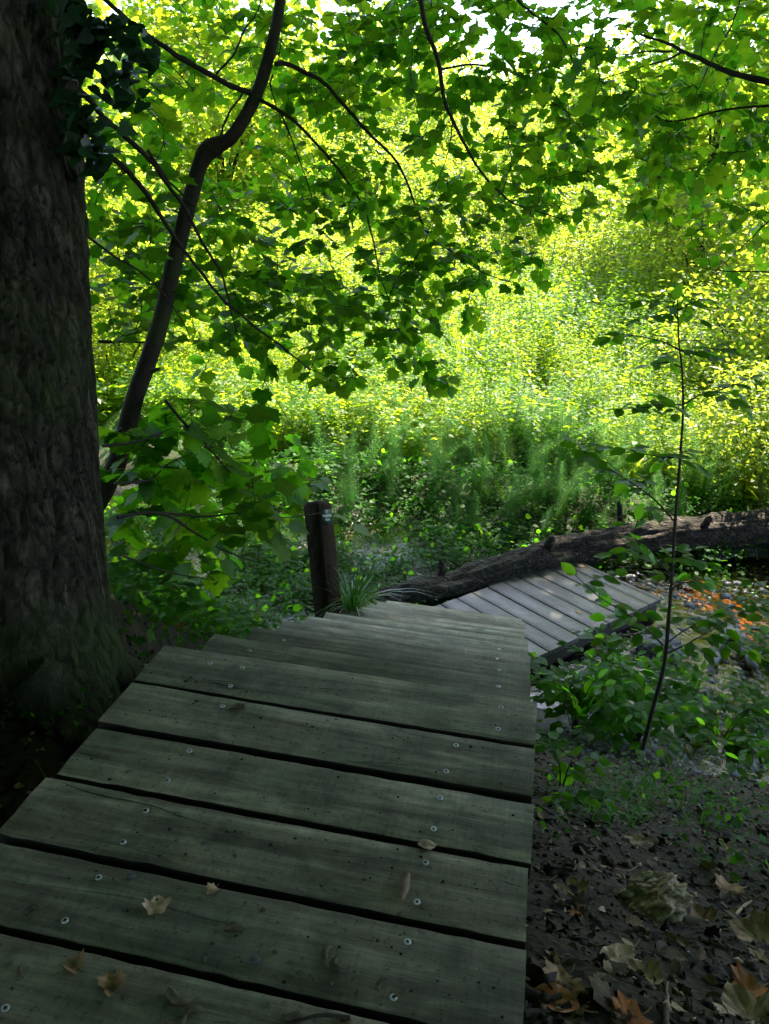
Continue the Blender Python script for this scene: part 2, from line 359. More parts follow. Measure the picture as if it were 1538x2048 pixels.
M['dryleaf'] = tint_mat('dry_leaf', [(0, (.035, .020, .010)), (.3, (.13, .07, .03)), (.6, (.32, .18, .08)), (.8, (.50, .34, .22)), (1, (.42, .12, .03))], .65, .25, .5)
M['litter'] = tint_mat('leaf_litter', [(0, (.008, .006, .004)), (.35, (.035, .023, .014)), (.65, (.11, .07, .04)), (.85, (.23, .155, .09)), (1, (.34, .26, .19))], .75, .2, .5)
M['husk'] = tint_mat('seed_husk', [(0, (.03, .022, .014)), (.5, (.085, .065, .04)), (1, (.16, .11, .07))], .7, .3, .6)
M['pebble'] = tint_mat('pebble', [(0, (.02, .022, .025)), (1, (.10, .10, .10))], .6, .4, .4)

m, t, out = new_mat('galvanised_screw'); p = N(t, 'ShaderNodeBsdfPrincipled', Metallic=.85, Roughness=.42); nz = N(t, 'ShaderNodeTexNoise', Scale=300.0); r_ = ramp(t, [(.3, g3(.25)), (.7, g3(.62))], nz.outputs['Fac']); t.links.new(r_.outputs[0], p.inputs['Base Color']); t.links.new(p.outputs[0], out.inputs[0]); M['screw'] = m
m, t, out = new_mat('screw_recess'); p = N(t, 'ShaderNodeBsdfPrincipled', Roughness=.8); p.inputs['Base Color'].default_value = (.01, .01, .01, 1); t.links.new(p.outputs[0], out.inputs[0]); M['recess'] = m
m, t, out = new_mat('plaque_green'); p = N(t, 'ShaderNodeBsdfPrincipled', Roughness=.4); nz = N(t, 'ShaderNodeTexNoise', Scale=40.0); r_ = ramp(t, [(.3, (.006, .022, .018)), (.7, (.010, .035, .028))], nz.outputs['Fac']); t.links.new(r_.outputs[0], p.inputs['Base Color']); t.links.new(p.outputs[0], out.inputs[0]); M['plaque'] = m
m, t, out = new_mat('plaque_lettering'); p = N(t, 'ShaderNodeBsdfPrincipled', Roughness=.5); p.inputs['Base Color'].default_value = (.55, .60, .52, 1); t.links.new(p.outputs[0], out.inputs[0]); M['letter'] = m

def ground_mat():
    m, t, out = new_mat('soil')
    ge = N(t, 'ShaderNodeNewGeometry'); sx = N(t, 'ShaderNodeSeparateXYZ'); t.links.new(ge.outputs['Position'], sx.inputs[0])
    n1 = N(t, 'ShaderNodeTexNoise', Scale=7.0, Detail=10.0, Roughness=.7); t.links.new(ge.outputs['Position'], n1.inputs['Vector'])
    n2 = N(t, 'ShaderNodeTexNoise', Scale=2.2, Detail=6.0); t.links.new(ge.outputs['Position'], n2.inputs['Vector'])
    n3 = N(t, 'ShaderNodeTexVoronoi', Scale=38.0); t.links.new(ge.outputs['Position'], n3.inputs['Vector'])
    soil = ramp(t, [(.3, (.008, .006, .004)), (.5, (.024, .017, .011)), (.72, (.055, .038, .024))], n1.outputs['Fac'])
    silt = ramp(t, [(.30, (.02, .013, .006)), (.45, (.20, .05, .012)), (.62, (.48, .12, .025)), (.75, (.18, .075, .03))], n1.outputs['Fac'])
    green = ramp(t, [(.3, (.012, .03, .008)), (.7, (.04, .08, .018))], n1.outputs['Fac'])
    mz = N(t, 'ShaderNodeMapRange'); mz.inputs[1].default_value = -2.05; mz.inputs[2].default_value = -2.3; mz.inputs[3].default_value = 0; mz.inputs[4].default_value = 1
    t.links.new(sx.outputs['Z'], mz.inputs[0])
    mg = N(t, 'ShaderNodeMapRange'); mg.inputs[1].default_value = 9.0; mg.inputs[2].default_value = 11.0; t.links.new(sx.outputs['Y'], mg.inputs[0])
    a = N(t, 'ShaderNodeMix', data_type='RGBA'); t.links.new(mz.outputs[0], a.inputs[0]); t.links.new(soil.outputs[0], a.inputs[6]); t.links.new(silt.outputs[0], a.inputs[7])
    od = N(t, 'ShaderNodeVectorMath', operation='DISTANCE'); od.inputs[1].default_value = tuple(at_z(1470, 1200, -2.5)); t.links.new(ge.outputs['Position'], od.inputs[0])
    oa = N(t, 'ShaderNodeMath', operation='MULTIPLY_ADD'); oa.inputs[1].default_value = 1.6; t.links.new(n2.outputs['Fac'], oa.inputs[0]); t.links.new(od.outputs['Value'], oa.inputs[2])
    orr = ramp(t, [(.0, g3(1)), (.29, g3(1)), (.41, g3(0))], oa.outputs[0])
    osc = N(t, 'ShaderNodeMath', operation='MULTIPLY'); osc.inputs[1].default_value = .25; t.links.new(oa.outputs[0], osc.inputs[0]); t.links.new(osc.outputs[0], orr.inputs[0])
    mud = ramp(t, [(.3, (.004, .0035, .003)), (.55, (.011, .010, .008)), (.75, (.025, .023, .02))], n1.outputs['Fac'])
    sm_ = N(t, 'ShaderNodeMix', data_type='RGBA'); t.links.new(orr.outputs[0], sm_.inputs[0]); t.links.new(mud.outputs[0], sm_.inputs[6]); t.links.new(silt.outputs[0], sm_.inputs[7])
    t.links.new(sm_.outputs[2], a.inputs[7])
    b = N(t, 'ShaderNodeMix', data_type='RGBA'); t.links.new(mg.outputs[0], b.inputs[0]); t.links.new(a.outputs[2], b.inputs[6]); t.links.new(green.outputs[0], b.inputs[7])
    p = N(t, 'ShaderNodeBsdfPrincipled', Roughness=.85); p.inputs['Specular IOR Level'].default_value = .2; t.links.new(b.outputs[2], p.inputs['Base Color'])
    wr = N(t, 'ShaderNodeMapRange'); wr.inputs[1].default_value = -2.25; wr.inputs[2].default_value = -2.45; wr.inputs[3].default_value = .85; wr.inputs[4].default_value = .22; t.links.new(sx.outputs['Z'], wr.inputs[0]); t.links.new(wr.outputs[0], p.inputs['Roughness'])
    h = N(t, 'ShaderNodeMath', operation='ADD'); t.links.new(n1.outputs['Fac'], h.inputs[0]); t.links.new(n3.outputs['Distance'], h.inputs[1])
    bp = N(t, 'ShaderNodeBump', Strength=.6, Distance=.010); t.links.new(h.outputs[0], bp.inputs['Height']); t.links.new(bp.outputs[0], p.inputs['Normal'])
    t.links.new(p.outputs[0], out.inputs[0]); return m
M['soil'] = ground_mat()
def water_mat():
    m, t, out = new_mat('stream_water')
    ge = N(t, 'ShaderNodeNewGeometry')
    n1 = N(t, 'ShaderNodeTexNoise', Scale=9.0, Detail=5.0, Roughness=.6, Distortion=.6); t.links.new(ge.outputs['Position'], n1.inputs['Vector'])
    bp = N(t, 'ShaderNodeBump', Strength=.6, Distance=.022); t.links.new(n1.outputs['Fac'], bp.inputs['Height'])
    gl = N(t, 'ShaderNodeBsdfGlossy', Roughness=.04); gl.inputs['Color'].default_value = (.9, .9, .9, 1); t.links.new(bp.outputs[0], gl.inputs['Normal'])
    tr = N(t, 'ShaderNodeBsdfTransparent'); tr.inputs['Color'].default_value = (.74, .66, .56, 1)
    fr = N(t, 'ShaderNodeFresnel', IOR=1.36); t.links.new(bp.outputs[0], fr.inputs['Normal'])
    ml = N(t, 'ShaderNodeMath', operation='MULTIPLY_ADD'); ml.inputs[1].default_value = 1.0; ml.inputs[2].default_value = .02; t.links.new(fr.outputs[0], ml.inputs[0])
    mx = N(t, 'ShaderNodeMixShader'); t.links.new(ml.outputs[0], mx.inputs[0]); t.links.new(tr.outputs[0], mx.inputs[1]); t.links.new(gl.outputs[0], mx.inputs[2])
    t.links.new(mx.outputs[0], out.inputs[0]); return m
M['water'] = water_mat()

# ------------------------------------------------------------------ setting: ground, water
def grow(lo, hi, step, far, g=1.18):
    mid = list(np.arange(lo, hi+step*.5, step)); a = []; s = step; v = hi
    while v < far: s *= g; v += s; a.append(v)
    b = []; s = step; v = lo
    while v > -far: s *= g; v -= s; b.append(v)
    return np.array(b[::-1]+mid+a)
gx = grow(-3.5, 4.5, .045, 400); gy = grow(.2, 9.5, .045, 500)
gy = gy[gy > -60]
X, Y = np.meshgrid(gx, gy); Z = gz(X, Y)
V = np.column_stack([X.ravel(), Y.ravel(), Z.ravel()])
nx, ny = len(gx), len(gy)
idx = np.arange(nx*ny).reshape(ny, nx)
F = np.stack([idx[:-1, :-1], idx[:-1, 1:], idx[1:, 1:], idx[1:, :-1]], -1).reshape(-1, 4)
tag(link('ground', np_mesh('ground', V, F, None, True), M['soil']), kind='structure')
wz = -2.46
wx, wy = np.meshgrid(np.linspace(-7, 9, 3), np.linspace(4.0, 10.4, 3))
V = np.column_stack([wx.ravel(), wy.ravel(), np.full(9, wz)]); idx = np.arange(9).reshape(3, 3)
F = np.stack([idx[:-1, :-1], idx[:-1, 1:], idx[1:, 1:], idx[1:, :-1]], -1).reshape(-1, 4)
tag(link('water', np_mesh('water', V, F), M['water']), kind='structure')

# ------------------------------------------------------------------ wooden stairway
XL, XR, Y0, PS, RISE, GO = -1.119, .107, 2.116, .2184, .2028, .4175
def plank_mesh(name, L, W, T, seed, ragged=.0022, n=30, edge=('wood', 'gap_shade')):
    r = np.random.default_rng(seed); c = .0022
    xs = np.linspace(-L/2, L/2, n)
    e1 = r.normal(0, ragged*.5, n)+ragged*np.sin(xs*3+r.uniform(0, 6)); e2 = r.normal(0, ragged*.5, n)+ragged*np.sin(xs*2.3+r.uniform(0, 6))
    zz = .0012*np.sin(xs*4+r.uniform(0, 6))
    V = []
    for i, x in enumerate(xs):
        a, b = -W/2+e1[i], W/2+e2[i]; z = zz[i]
        V += [(x, a, -T), (x, a, -c+z), (x, a+c*1.3, z), (x, a+W*.3, z+.001), (x, b-W*.3, z+.001), (x, b-c*1.3, z), (x, b, -c+z), (x, b, -T)]
    V = np.array(V); k = 8; F = []
    V[:k, 0] += r.uniform(-.002, .002, k); V[-k:, 0] += r.uniform(-.002, .002, k)
    for i in range(n-1):
        for j in range(k): F.append((i*k+j, i*k+(j+1) % k, (i+1)*k+(j+1) % k, (i+1)*k+j))
    F = np.array(F)[:, ::-1]
    mb = MB(); mb.add(V, F)
    for s in (0, (n-1)*k):
        cap = [(s, s+j, s+j+1) for j in range(1, k-1)]
        mb.add(V, np.array(cap if s == 0 else [c_[::-1] for c_ in cap]))
    me = mb.mesh(name)
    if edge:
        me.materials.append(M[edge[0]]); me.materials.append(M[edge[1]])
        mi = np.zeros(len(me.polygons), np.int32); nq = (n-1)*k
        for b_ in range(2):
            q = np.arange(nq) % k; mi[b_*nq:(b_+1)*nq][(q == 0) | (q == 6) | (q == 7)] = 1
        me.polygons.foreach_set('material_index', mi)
    return me
def screw_mesh():
    mb = MB(); n = 18; th = np.arange(n)*2*math.pi/n
    star = np.where(np.arange(n) % 3 == 0, .0050, .0030)
    rings = [(.0078, .0), (.0074, .0013), (.0066, .0018)]
    V = [np.column_stack([r_*np.cos(th), r_*np.sin(th), np.full(n, z)]) for r_, z in rings]
    V.append(np.column_stack([star*np.cos(th), star*np.sin(th), np.full(n, .0018)]))
    V = np.concatenate(V); F = [(k*n+j, k*n+(j+1) % n, (k+1)*n+(j+1) % n, (k+1)*n+j) for k in range(3) for j in range(n)]
    mb.add(V, np.array(F)); me = mb.mesh('screw'); me.materials.append(M['screw']); me.materials.append(M['recess'])
    nf = len(me.polygons)
    return me
def recess_mesh():
    n = 18; th = np.arange(n)*2*math.pi/n
    V = np.concatenate([[(0, 0, .0009)], np.column_stack([.0056*np.cos(th), .0056*np.sin(th), np.full(n, .0009)])])
    return np_mesh('recess', V, np.array([(0, 1+j, 1+(j+1) % n) for j in range(n)]))
SCREW = screw_mesh(); REC = recess_mesh(); REC.materials.append(M['recess'])
stair = empty('wooden_stairway', (0, 0, 0), 'dark weathered plank walkway that steps down the bank as a wooden stairway', 'stairway')
planks = []                               # (y centre, z top, half width, object)
T = .05
jit = {0: (0, 0), 1: (0, .0), 2: (.012, .004), 3: (-.008, 0), 4: (.004, .003), 5: (-.01, 0)}
gaps = {1: .015, 2: .030, 3: .018, 4: .021, 5: .020, 6: .022}
for k in range(0, 11):
    yb = Y0-k*PS; ya = yb-PS
    g0 = gaps.get(k+1, .021)/2; g1 = (gaps.get(k, .021)/2 if k else 0)
    W = (yb-g1)-(ya+g0); jl, jr = jit.get(k, (random.uniform(-.01, .01), random.uniform(-.006, .006)))
    L = XR+jr-(XL+jl)
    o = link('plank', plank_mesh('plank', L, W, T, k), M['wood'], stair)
    o.location = ((XL+jl+XR+jr)/2, (ya+g0+yb-g1)/2, random.uniform(-.0015, .0015)); planks.append((o.location.y, o.location.z, W/2, o))
for k in range(1, 11):
    z = -RISE*k; yb = Y0+k*GO
    for q in range(2):
        b = yb-q*(PS-.003); a = b-PS+.012
        if q == 1: a = b-PS-.012
        jl = random.uniform(-.008, .008); jr = random.uniform(-.010, .010)
        L = XR+jr-(XL+jl)
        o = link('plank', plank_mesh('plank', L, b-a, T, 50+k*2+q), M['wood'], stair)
        o.location = ((XL+jl+XR+jr)/2, (a+b)/2, z); planks.append(((a+b)/2, z, (b-a)/2, o))
    rb = MB()
    ry = Y0+(k-1)*GO-.035
    for s in (0,):
        x0, x1 = XL+.03, XR-.03; z0, z1 = z+.002, z+RISE-T-.002
        Vb = [(x, y, zz) for x in (x0, x1) for y in (ry-.022, ry) for zz in (z0, z1)]
        Fb = np.array([(0, 1, 3, 2), (4, 6, 7, 5), (0, 4, 5, 1), (2, 3, 7, 6), (1, 5, 7, 3), (0, 2, 6, 4)])
        rb.add(np.array(Vb), Fb)
    rb.build('riser', M['beam'], stair)
for sx_ in (XL+.10, (XL+XR)/2, XR-.10):
    mb = MB()
    prof = [(-.35, -T-.004), (Y0-.1, -T-.004)]
    top = [(-.35, -T-.004), (Y0-.06, -T-.004)]
    yE, zE = Y0+10*GO, -RISE*10-T-.004
    yS = Y0+.16
    poly = np.array([(-.35, -T-.004), (Y0-.09, -T-.004), (Y0-.09+.40, -T-RISE-.004), (yE-.07, zE), (yE-.07, zE-.16), (Y0+.1, -T-RISE-.22), (-.35, -T-.16)])
    n = len(poly); Vb = np.concatenate([np.column_stack([np.full(n, sx_-.03), poly]), np.column_stack([np.full(n, sx_+.03), poly])])
    c0 = len(Vb); tri = [(0, 1, 6), (1, 5, 6), (1, 2, 5), (2, 4, 5), (2, 3, 4)]
    mb.add(Vb, np.array(tri)); mb.add(Vb, np.array([(a+n, c_+n, b_+n) for a, b_, c_ in tri]))
    mb.add(Vb, np.array([(j, j+n, (j+1) % n+n, (j+1) % n) for j in range(n)]))
    mb.build('stringer', M['beam'], stair)
SCREWS = [(420, 1328), (485, 1336), (461, 1373), (445, 1413), (379, 1502), (335, 1561), (291, 1621), (246, 1684), (197, 1755), (130, 1841), (11, 2018),
          (1002, 1416), (996, 1459), (912, 1491), (892, 1543), (880, 1596), (867, 1658), (851, 1725), (834, 1804), (815, 1884), (787, 1995)]
TREADSC = [(499, 1302, 1), (567, 1281, 2), (997, 1374, 1), (998, 1341, 2), (994, 1318, 3), (998, 1299, 4)]
def crack(pts, k, w0):
    o = planks[k][3]; c = smooth_curve([at_z(a, b, planks[k][1])-np.array(o.location) for a, b in pts], 7); n_ = len(c)
    c[:, 1] += np.cumsum(RNG.normal(0, .0011, n_)); c[:, 2] = .0021; ww = np.interp(np.linspace(0, 1, n_), [0, .25, .7, 1], [.15, 1, .6, .05])*w0*(1+RNG.normal(0, .2, n_)); V = np.concatenate([c-np.array([0, 1, 0])*ww[:, None], c+np.array([0, 1, 0])*ww[:, None]])
    link('crack', np_mesh('crack', V, np.array([(i, i+1, n_+i+1, n_+i) for i in range(n_-1)])), M['recess'], o)
for pts_, k_, w0_ in [([(110, 1562), (200, 1590), (290, 1608), (370, 1630), (470, 1660)], 3, .0022), ([(392, 1364), (450, 1372), (520, 1383), (620, 1392)], 0, .0016), ([(770, 1462), (820, 1488), (850, 1505)], 1, .0012), ([(140, 1507), (220, 1520), (330, 1530)], 2, .0010), ([(1000, 1762), (1030, 1770), (1054, 1775)], 4, .0012), ([(640, 1710), (740, 1722), (830, 1745)], 4, .0010)]: crack(pts_, k_, w0_)
def put_screw(p):
    best = min((q for q in planks if abs(q[1]-p[2]) < .05), key=lambda q: abs(q[0]-p[1]))
    o = best[3]; yl = np.clip(p[1]-o.location.y, -best[2]+.02, best[2]-.02)
    s = bpy.data.objects.new('screw', SCREW); COL.objects.link(s); s.parent = o
    s.location = (p[0]-o.location.x, yl, .0012); s.rotation_euler = (random.uniform(-.06, .06), random.uniform(-.06, .06), random.uniform(0, 6))
    r = bpy.data.objects.new('screw_recess', REC); COL.objects.link(r); r.parent = o
    r.location = (p[0]-o.location.x, yl, .0012); r.rotation_euler = s.rotation_euler
for px, py in SCREWS: put_screw(at_z(px, py, 0))
for px, py, k in TREADSC: put_screw(at_z(px, py, -RISE*k))

# ------------------------------------------------------------------ lower boardwalk
S_ = .855
DX, DY, DZ = .6545*S_, 9.7042*S_, 1.45-(1.45+2.9143)*S_
ANG, DW, DS = .8764, 1.3713*S_, .2517*S_
dk = empty('lower_boardwalk', (DX, DY, DZ), 'pale grey plank boardwalk at the foot of the stairway beside the fallen log', 'boardwalk', rz=0)
db = np.array([-math.cos(ANG), -math.sin(ANG), 0]); dr = np.array([math.sin(ANG), -math.cos(ANG), 0])
rz_deck = math.atan2(dr[1], dr[0])
dplanks = []
for k in range(15):
    if k == 0:
        pieces = [(0.0, .045), (.049, DS-.006)]
    else: pieces = [(k*DS+.006, (k+1)*DS-.006)]
    for a, b in pieces:
        L = DW+random.uniform(-.006, .006)
        o = link('plank', plank_mesh('plank', L, b-a, .045, 200+k*2, .0014, 30, ('wood_grey', 'gap_shade')), M['wood_grey'], dk)
        c = db*(a+b)/2+dr*DW/2
        o.location = (c[0], c[1], random.uniform(-.0015, .0015)); o.rotation_euler = (0, 0, rz_deck)
for e, nm in ((.05, 'side_beam'), (DW-.05, 'side_beam')):
    mb = MB(); L = 15*DS
    for w0, w1, z0, z1 in ((-.03, .03, -.22, -.049),):
        P = []
        for a in (0.02, L):
            for ww in (w0, w1):
                for z in (z0, z1): P.append(db*a+dr*(e+ww)+np.array([0, 0, z]))
        mb.add(np.array(P), np.array([(0, 1, 3, 2), (4, 6, 7, 5), (0, 4, 5, 1), (2, 3, 7, 6), (1, 5, 7, 3), (0, 2, 6, 4)]))
    mb.build(nm, M['beam'], dk)
for a in (.12, 1.6, 2.9):
    for e in (.12, DW-.12):
        mb = MB(); c = db*a+dr*e
        mb.tube([c+np.array([0, 0, -.6]), c+np.array([0, 0, -.05])], .05, 8); mb.build('support_post', M['beam'], dk)

# ------------------------------------------------------------------ marker post
pb = np.array([-1.24, 4.40, -1.62]); pb = at(665, 1300, float((pb-CAM)@CF))
tl = at(634, 1003, float((pb-CAM)@CF)*1.0)
ptop = np.array([tl[0], tl[1], tl[2]])
post = empty('marker_post', pb, 'square dark brown timber post with a small green plaque beside the stairs', 'post')
ax = ptop-pb; hh = np.linalg.norm(ax); ax /= hh
ang = R(68)
x_ = np.array([math.cos(ang), math.sin(ang), 0]); x_ -= ax*(x_@ax); x_ /= np.linalg.norm(x_); y_ = np.cross(ax, x_)
hw = .070
mb = MB(); rings = []
c_ = .007
sec = [(-hw+c_, -hw), (hw-c_, -hw), (hw, -hw+c_), (hw, hw-c_), (hw-c_, hw), (-hw+c_, hw), (-hw, hw-c_), (-hw, -hw+c_)]
hs = [0, .15, .3, .45, .6, .75, hh-.028, hh]
r0 = np.random.default_rng(4)
for i, h_ in enumerate(hs):
    f = 1.0 if i < len(hs)-1 else .72
    for a, b in sec: rings.append(ax*h_+(x_*a+y_*b)*f*(1+r0.normal(0, .012)))
n = 8; Vp = np.array(rings); Fp = np.array([(i*n+j, i*n+(j+1) % n, (i+1)*n+(j+1) % n, (i+1)*n+j) for i in range(len(hs)-1) for j in range(n)])
mb.add(Vp, Fp); k0 = (len(hs)-1)*n
mb.add(np.concatenate([Vp[k0:], [ax*(hh+.006)]]), np.array([(8, j, (j+1) % n) for j in range(n)]))
o = mb.build('shaft', M['post'], post)
# plaque on the right-hand visible face (+x_ side faces right, away); choose face normal towards the camera and to the right
fn = x_ if (x_@CR) > 0 and (x_@(CAM-pb)) > 0 else (-y_ if (-y_@CR) > 0 else y_)
def plaque(name, cx_, cz_, w_, h_, thick, off, mat, tilt=0):
    side = np.cross(ax, fn)
    mb = MB(); P = []
    ct, st_ = math.cos(tilt), math.sin(tilt)
    for d in (off, off+thick):
        for a, b in ((-w_, -h_), (w_, -h_), (w_, h_), (-w_, h_)):
            aa, bb = a*ct-b*st_, a*st_+b*ct
            P.append(ax*(hh-.028-cz_+bb)+side*(cx_+aa)+fn*(hw+d))
    mb.add(np.array(P), np.array([(0, 3, 2, 1), (4, 5, 6, 7), (0, 1, 5, 4), (1, 2, 6, 5), (2, 3, 7, 6), (3, 0, 4, 7)]))
    return mb.build(name, mat, post)
pl_ = plaque('plaque', 0, .085, .056, .052, .004, .001, M['plaque'])
mbL = MB()
side = np.cross(ax, fn)
def glyphs(cx_, cz_, total, hgt, widths):
    x = cx_-total/2; s = total/sum(widths)
    for i, w_ in enumerate(widths):
        w2 = w_*s*.72; hh_ = hgt*(1.25 if i == 0 else (1.15 if i % 3 == 2 else .85))
        for (a0, a1, b0, b1) in ((0, .28, 0, 1), (.72, 1, 0, .9), (.28, .72, .38, .62)) if i % 2 == 0 else ((0, .3, 0, 1), (.3, 1, 0, .25), (.3, 1, .7, .95)):
            P = []
            for a, b in ((a0, b0), (a1, b0), (a1, b1), (a0, b1)):
                P.append(ax*(hh-.028-cz_+b*hh_)+side*(x+a*w2)+fn*(hw+.0075))
            mbL.add(np.array(P), np.array([(0, 1, 2, 3)]))
        x += w_*s
glyphs(0, .080, .088, .013, [1.2, 1, 1, 1, .8, 1, 1, 1]); glyphs(.004, .108, .046, .013, [1.2, 1, 1, .8])
mbL.build('lettering', M['letter'], post)

# ------------------------------------------------------------------ big tree
def trunk_surface(axis_pts, radii, nth=290, nh=520, amp=.030, seed=1, flare=None):
    axis = smooth_curve(axis_pts, 12); rr = np.interp(np.linspace(0, 1, len(axis)), np.linspace(0, 1, len(radii)), radii)
    s = np.concatenate([np.linspace(0, .52, nh-60), np.linspace(.53, 1, 60)]); A = np.column_stack([np.interp(s, np.linspace(0, 1, len(axis)), axis[:, i]) for i in range(3)]); RR = np.interp(s, np.linspace(0, 1, len(rr)), rr)
    th = np.linspace(0, 2*math.pi, nth, endpoint=False)
    TH, S = np.meshgrid(th, s); ZZ = A[:, 2][:, None]+0*TH
    d = np.zeros_like(TH)
    for i in range(nh):
        for j in range(nth):
            c0, s0 = math.cos(th[j]), math.sin(th[j]); z = A[i, 2]
            p = Vector((c0*3.6, s0*3.6, z*1.6+seed*7))
            v = mnoise.fractal(p, 1.0, 2.0, 4)
            f = mnoise.noise(Vector((c0*22, s0*22, z*13)))
            q = Vector((c0*8+v*2.0+f*.25, s0*8+v*1.7, z*4.2+seed+v*2.4+f*.3))
            w_ = mnoise.voronoi(q)[0]; e = w_[1]-w_[0]
            d[i, j] = v*amp*.9+(min(e, .13)/.13)*amp*.62-amp*.4+f*amp*.22
    Rf = RR[:, None]+d
    if flare is not None: Rf = Rf+flare(TH, ZZ)
    V = np.stack([A[:, 0][:, None]+Rf*np.cos(TH), A[:, 1][:, None]+Rf*np.sin(TH), ZZ], -1).reshape(-1, 3)
    idx = np.arange(nh*nth).reshape(nh, nth); nx_ = np.roll(idx, -1, axis=1)
    F = np.stack([idx[:-1], nx_[:-1], nx_[1:], idx[1:]], -1).reshape(-1, 4)
    return V, F
TB = np.array([-2.02, 2.60, -.30])
big = empty('sycamore_tree', TB, 'massive rough barked tree trunk standing close beside the walkway', 'tree')
def edge_pt(px, py):                     # a point on the plane through the trunk facing the camera
    return at(px, py, 2.95)
def flare(TH, ZZ):
    h = np.clip((ZZ+.45), 0, 5)
    base = .24*np.exp(-h/.26)+.10*np.exp(-h/.9)
    lob = .55+.45*np.cos(3*TH+.6)+.25*np.cos(5*TH+2.1)
    return base*np.clip(lob, .05, 2)
ed = [(232, 1130), (212, 860), (172, 400), (148, 0)]
pts = []; rad = []
for (px, py), r_, of_ in zip(ed, (.47, .46, .445, .43), (.10, .08, .038, .02)):
    e = edge_pt(px, py); pts.append(e-np.array([CR[0], CR[1], 0])*(r_+of_)); rad.append(r_)
bot = pts[0]+(pts[0]-pts[1])/(pts[0][2]-pts[1][2])*(-.62-pts[0][2])
topd = (pts[-1]-pts[-2])/np.linalg.norm(pts[-1]-pts[-2])
pts = [bot]+pts+[pts[-1]+topd*1.2, pts[-1]+topd*3.2+np.array([.1, .3, 0])]; rad = [.47]+rad+[.41, .34]
trunk_axis = np.array(pts)
V, F = trunk_surface(pts, rad, flare=flare)
mb = MB(); mb.add(V-TB, F); mb.build('trunk', M['bark'], big, True)
def rootf(p0, p1, p2, r0_, r1_):
    c = smooth_curve([p0, p1, p2], 8); n_ = len(c)
    c = c+np.column_stack([RNG.normal(0, .008, (n_, 2)), RNG.normal(0, .01, n_)])
    mb = MB(); mb.tube(c-TB, np.linspace(r0_, r1_, n_)*(1+RNG.normal(0, .08, n_)), 12); return mb.build('root', M['bark'], big, True)
def gp(x, y, dz=0): return np.array([x, y, float(gz(x, y))+dz])
bx, by = bot[0], bot[1]
rootf(gp(bx+.25, by-.35, .12), gp(bx+.35, by-.75, .05), gp(bx+.55, by-1.25, -.03), .11, .03)
rootf(gp(bx+.05, by-.4, .12), gp(bx-.05, by-.9, .06), gp(bx+.05, by-1.5, -.02), .12, .04)
rootf(gp(bx+.40, by-.1, .10), gp(bx+.68, by-.15, .05), gp(bx+.85, by-.45, -.05), .10, .04)
rootf(gp(bx+.40, by+.2, .10), gp(bx+.62, by+.5, .02), gp(bx+.72, by+.9, -.1), .10, .04)

# ------------------------------------------------------------------ maple sprays grown onto branches
def branch_px(pts, d0, d1):
    n_ = len(pts); return smooth_curve([at(px, py, d0+(d1-d0)*i/(n_-1)) for i, (px, py) in enumerate(pts)], 6)
class Spray:
    def __init__(s): s.nodes = []; s.twigs = MB(); s.leaves = MB()
    def main(s, pts, r0, r1, n=7):
        pts = np.asarray(pts); m_ = len(pts)
        w_ = pts+np.cumsum(RNG.normal(0, .0016, pts.shape), axis=0)*np.minimum(1, np.linspace(0, 6, m_))[:, None]
        s.twigs.tube(w_, np.linspace(r0, r1, m_)*(1+RNG.normal(0, .05, m_)), n)
        s.nodes += list(w_)
    def grow(s, targets, size, tmpl=MAPLE, droop=.35, pairs=3, tiltn=.42, tint=(.5, .22), maxlen=.9):
        targets = np.asarray(targets)
        nod = np.array(s.nodes)
        order = np.argsort([np.min(np.linalg.norm(nod-t_, axis=1)) for t_ in targets])
        for k in order:
            T_ = targets[k]; nod = np.asarray(s.nodes); dist = np.linalg.norm(nod-T_, axis=1); i = int(np.argmin(dist)); A = nod[i]; L = dist[i]
            if L < .06: continue
            mid = (A+T_)/2+np.array([0, 0, .10*L])+RNG.normal(0, .06*L, 3)
            c = smooth_curve([A, mid, T_], 5)
            if L > 0.02: s.twigs.tube(c, np.linspace(.0022+.0025*min(L, 1), .0013, len(c)), 4, cap=False)
            s.nodes += list(c[2:])
            dr_ = c[-1]-c[-3]; dr_ /= np.linalg.norm(dr_)+1e-9
            base_t = np.clip(RNG.normal(tint[0], tint[1]), 0, 1)
            D = []; P = []; Sz = []; NN = []
            np_ = pairs if L > .25 else max(1, pairs-1)
            for q in range(np_):
                pos = T_-dr_*min(L*.85, .055+.085*(q+RNG.uniform(-.2, .2)))*size/.1
                for sg in (-1, 1):
                    if RNG.random() < .12: continue
                    a = sg*R(RNG.uniform(45, 85)); ca, sa = math.cos(a), math.sin(a)
                    d = np.array([dr_[0]*ca-dr_[1]*sa, dr_[0]*sa+dr_[1]*ca, dr_[2]*.4-droop*RNG.uniform(.3, 1.4)])
                    D.append(d); P.append(pos); Sz.append(size*RNG.uniform(.65, 1.25)); NN.append((0, 0, 1))
            D.append(dr_*np.array([1, 1, .5])-np.array([0, 0, droop*.6])); P.append(T_); Sz.append(size*RNG.uniform(.8, 1.3)); NN.append((0, 0, 1))
            D = np.array(D); P = np.array(P); Sz = np.array(Sz); NN = np.array(NN, float)+RNG.normal(0, tiltn, (len(D), 3))
            Dn = D/np.linalg.norm(D, axis=1)[:, None]
            P2 = P+Dn*Sz[:, None]*.45
            for a, b in zip(P, P2): s.twigs.tube([a, b], .0011, 3, cap=False)
            s.leaves.scatter(tmpl[0]*np.array([1, 1, RNG.uniform(.5, 2.2)]), tmpl[1], frames(D, NN), P2, Sz, np.clip(base_t+RNG.normal(0, .12, len(D)), .1, .9), vein(tmpl))
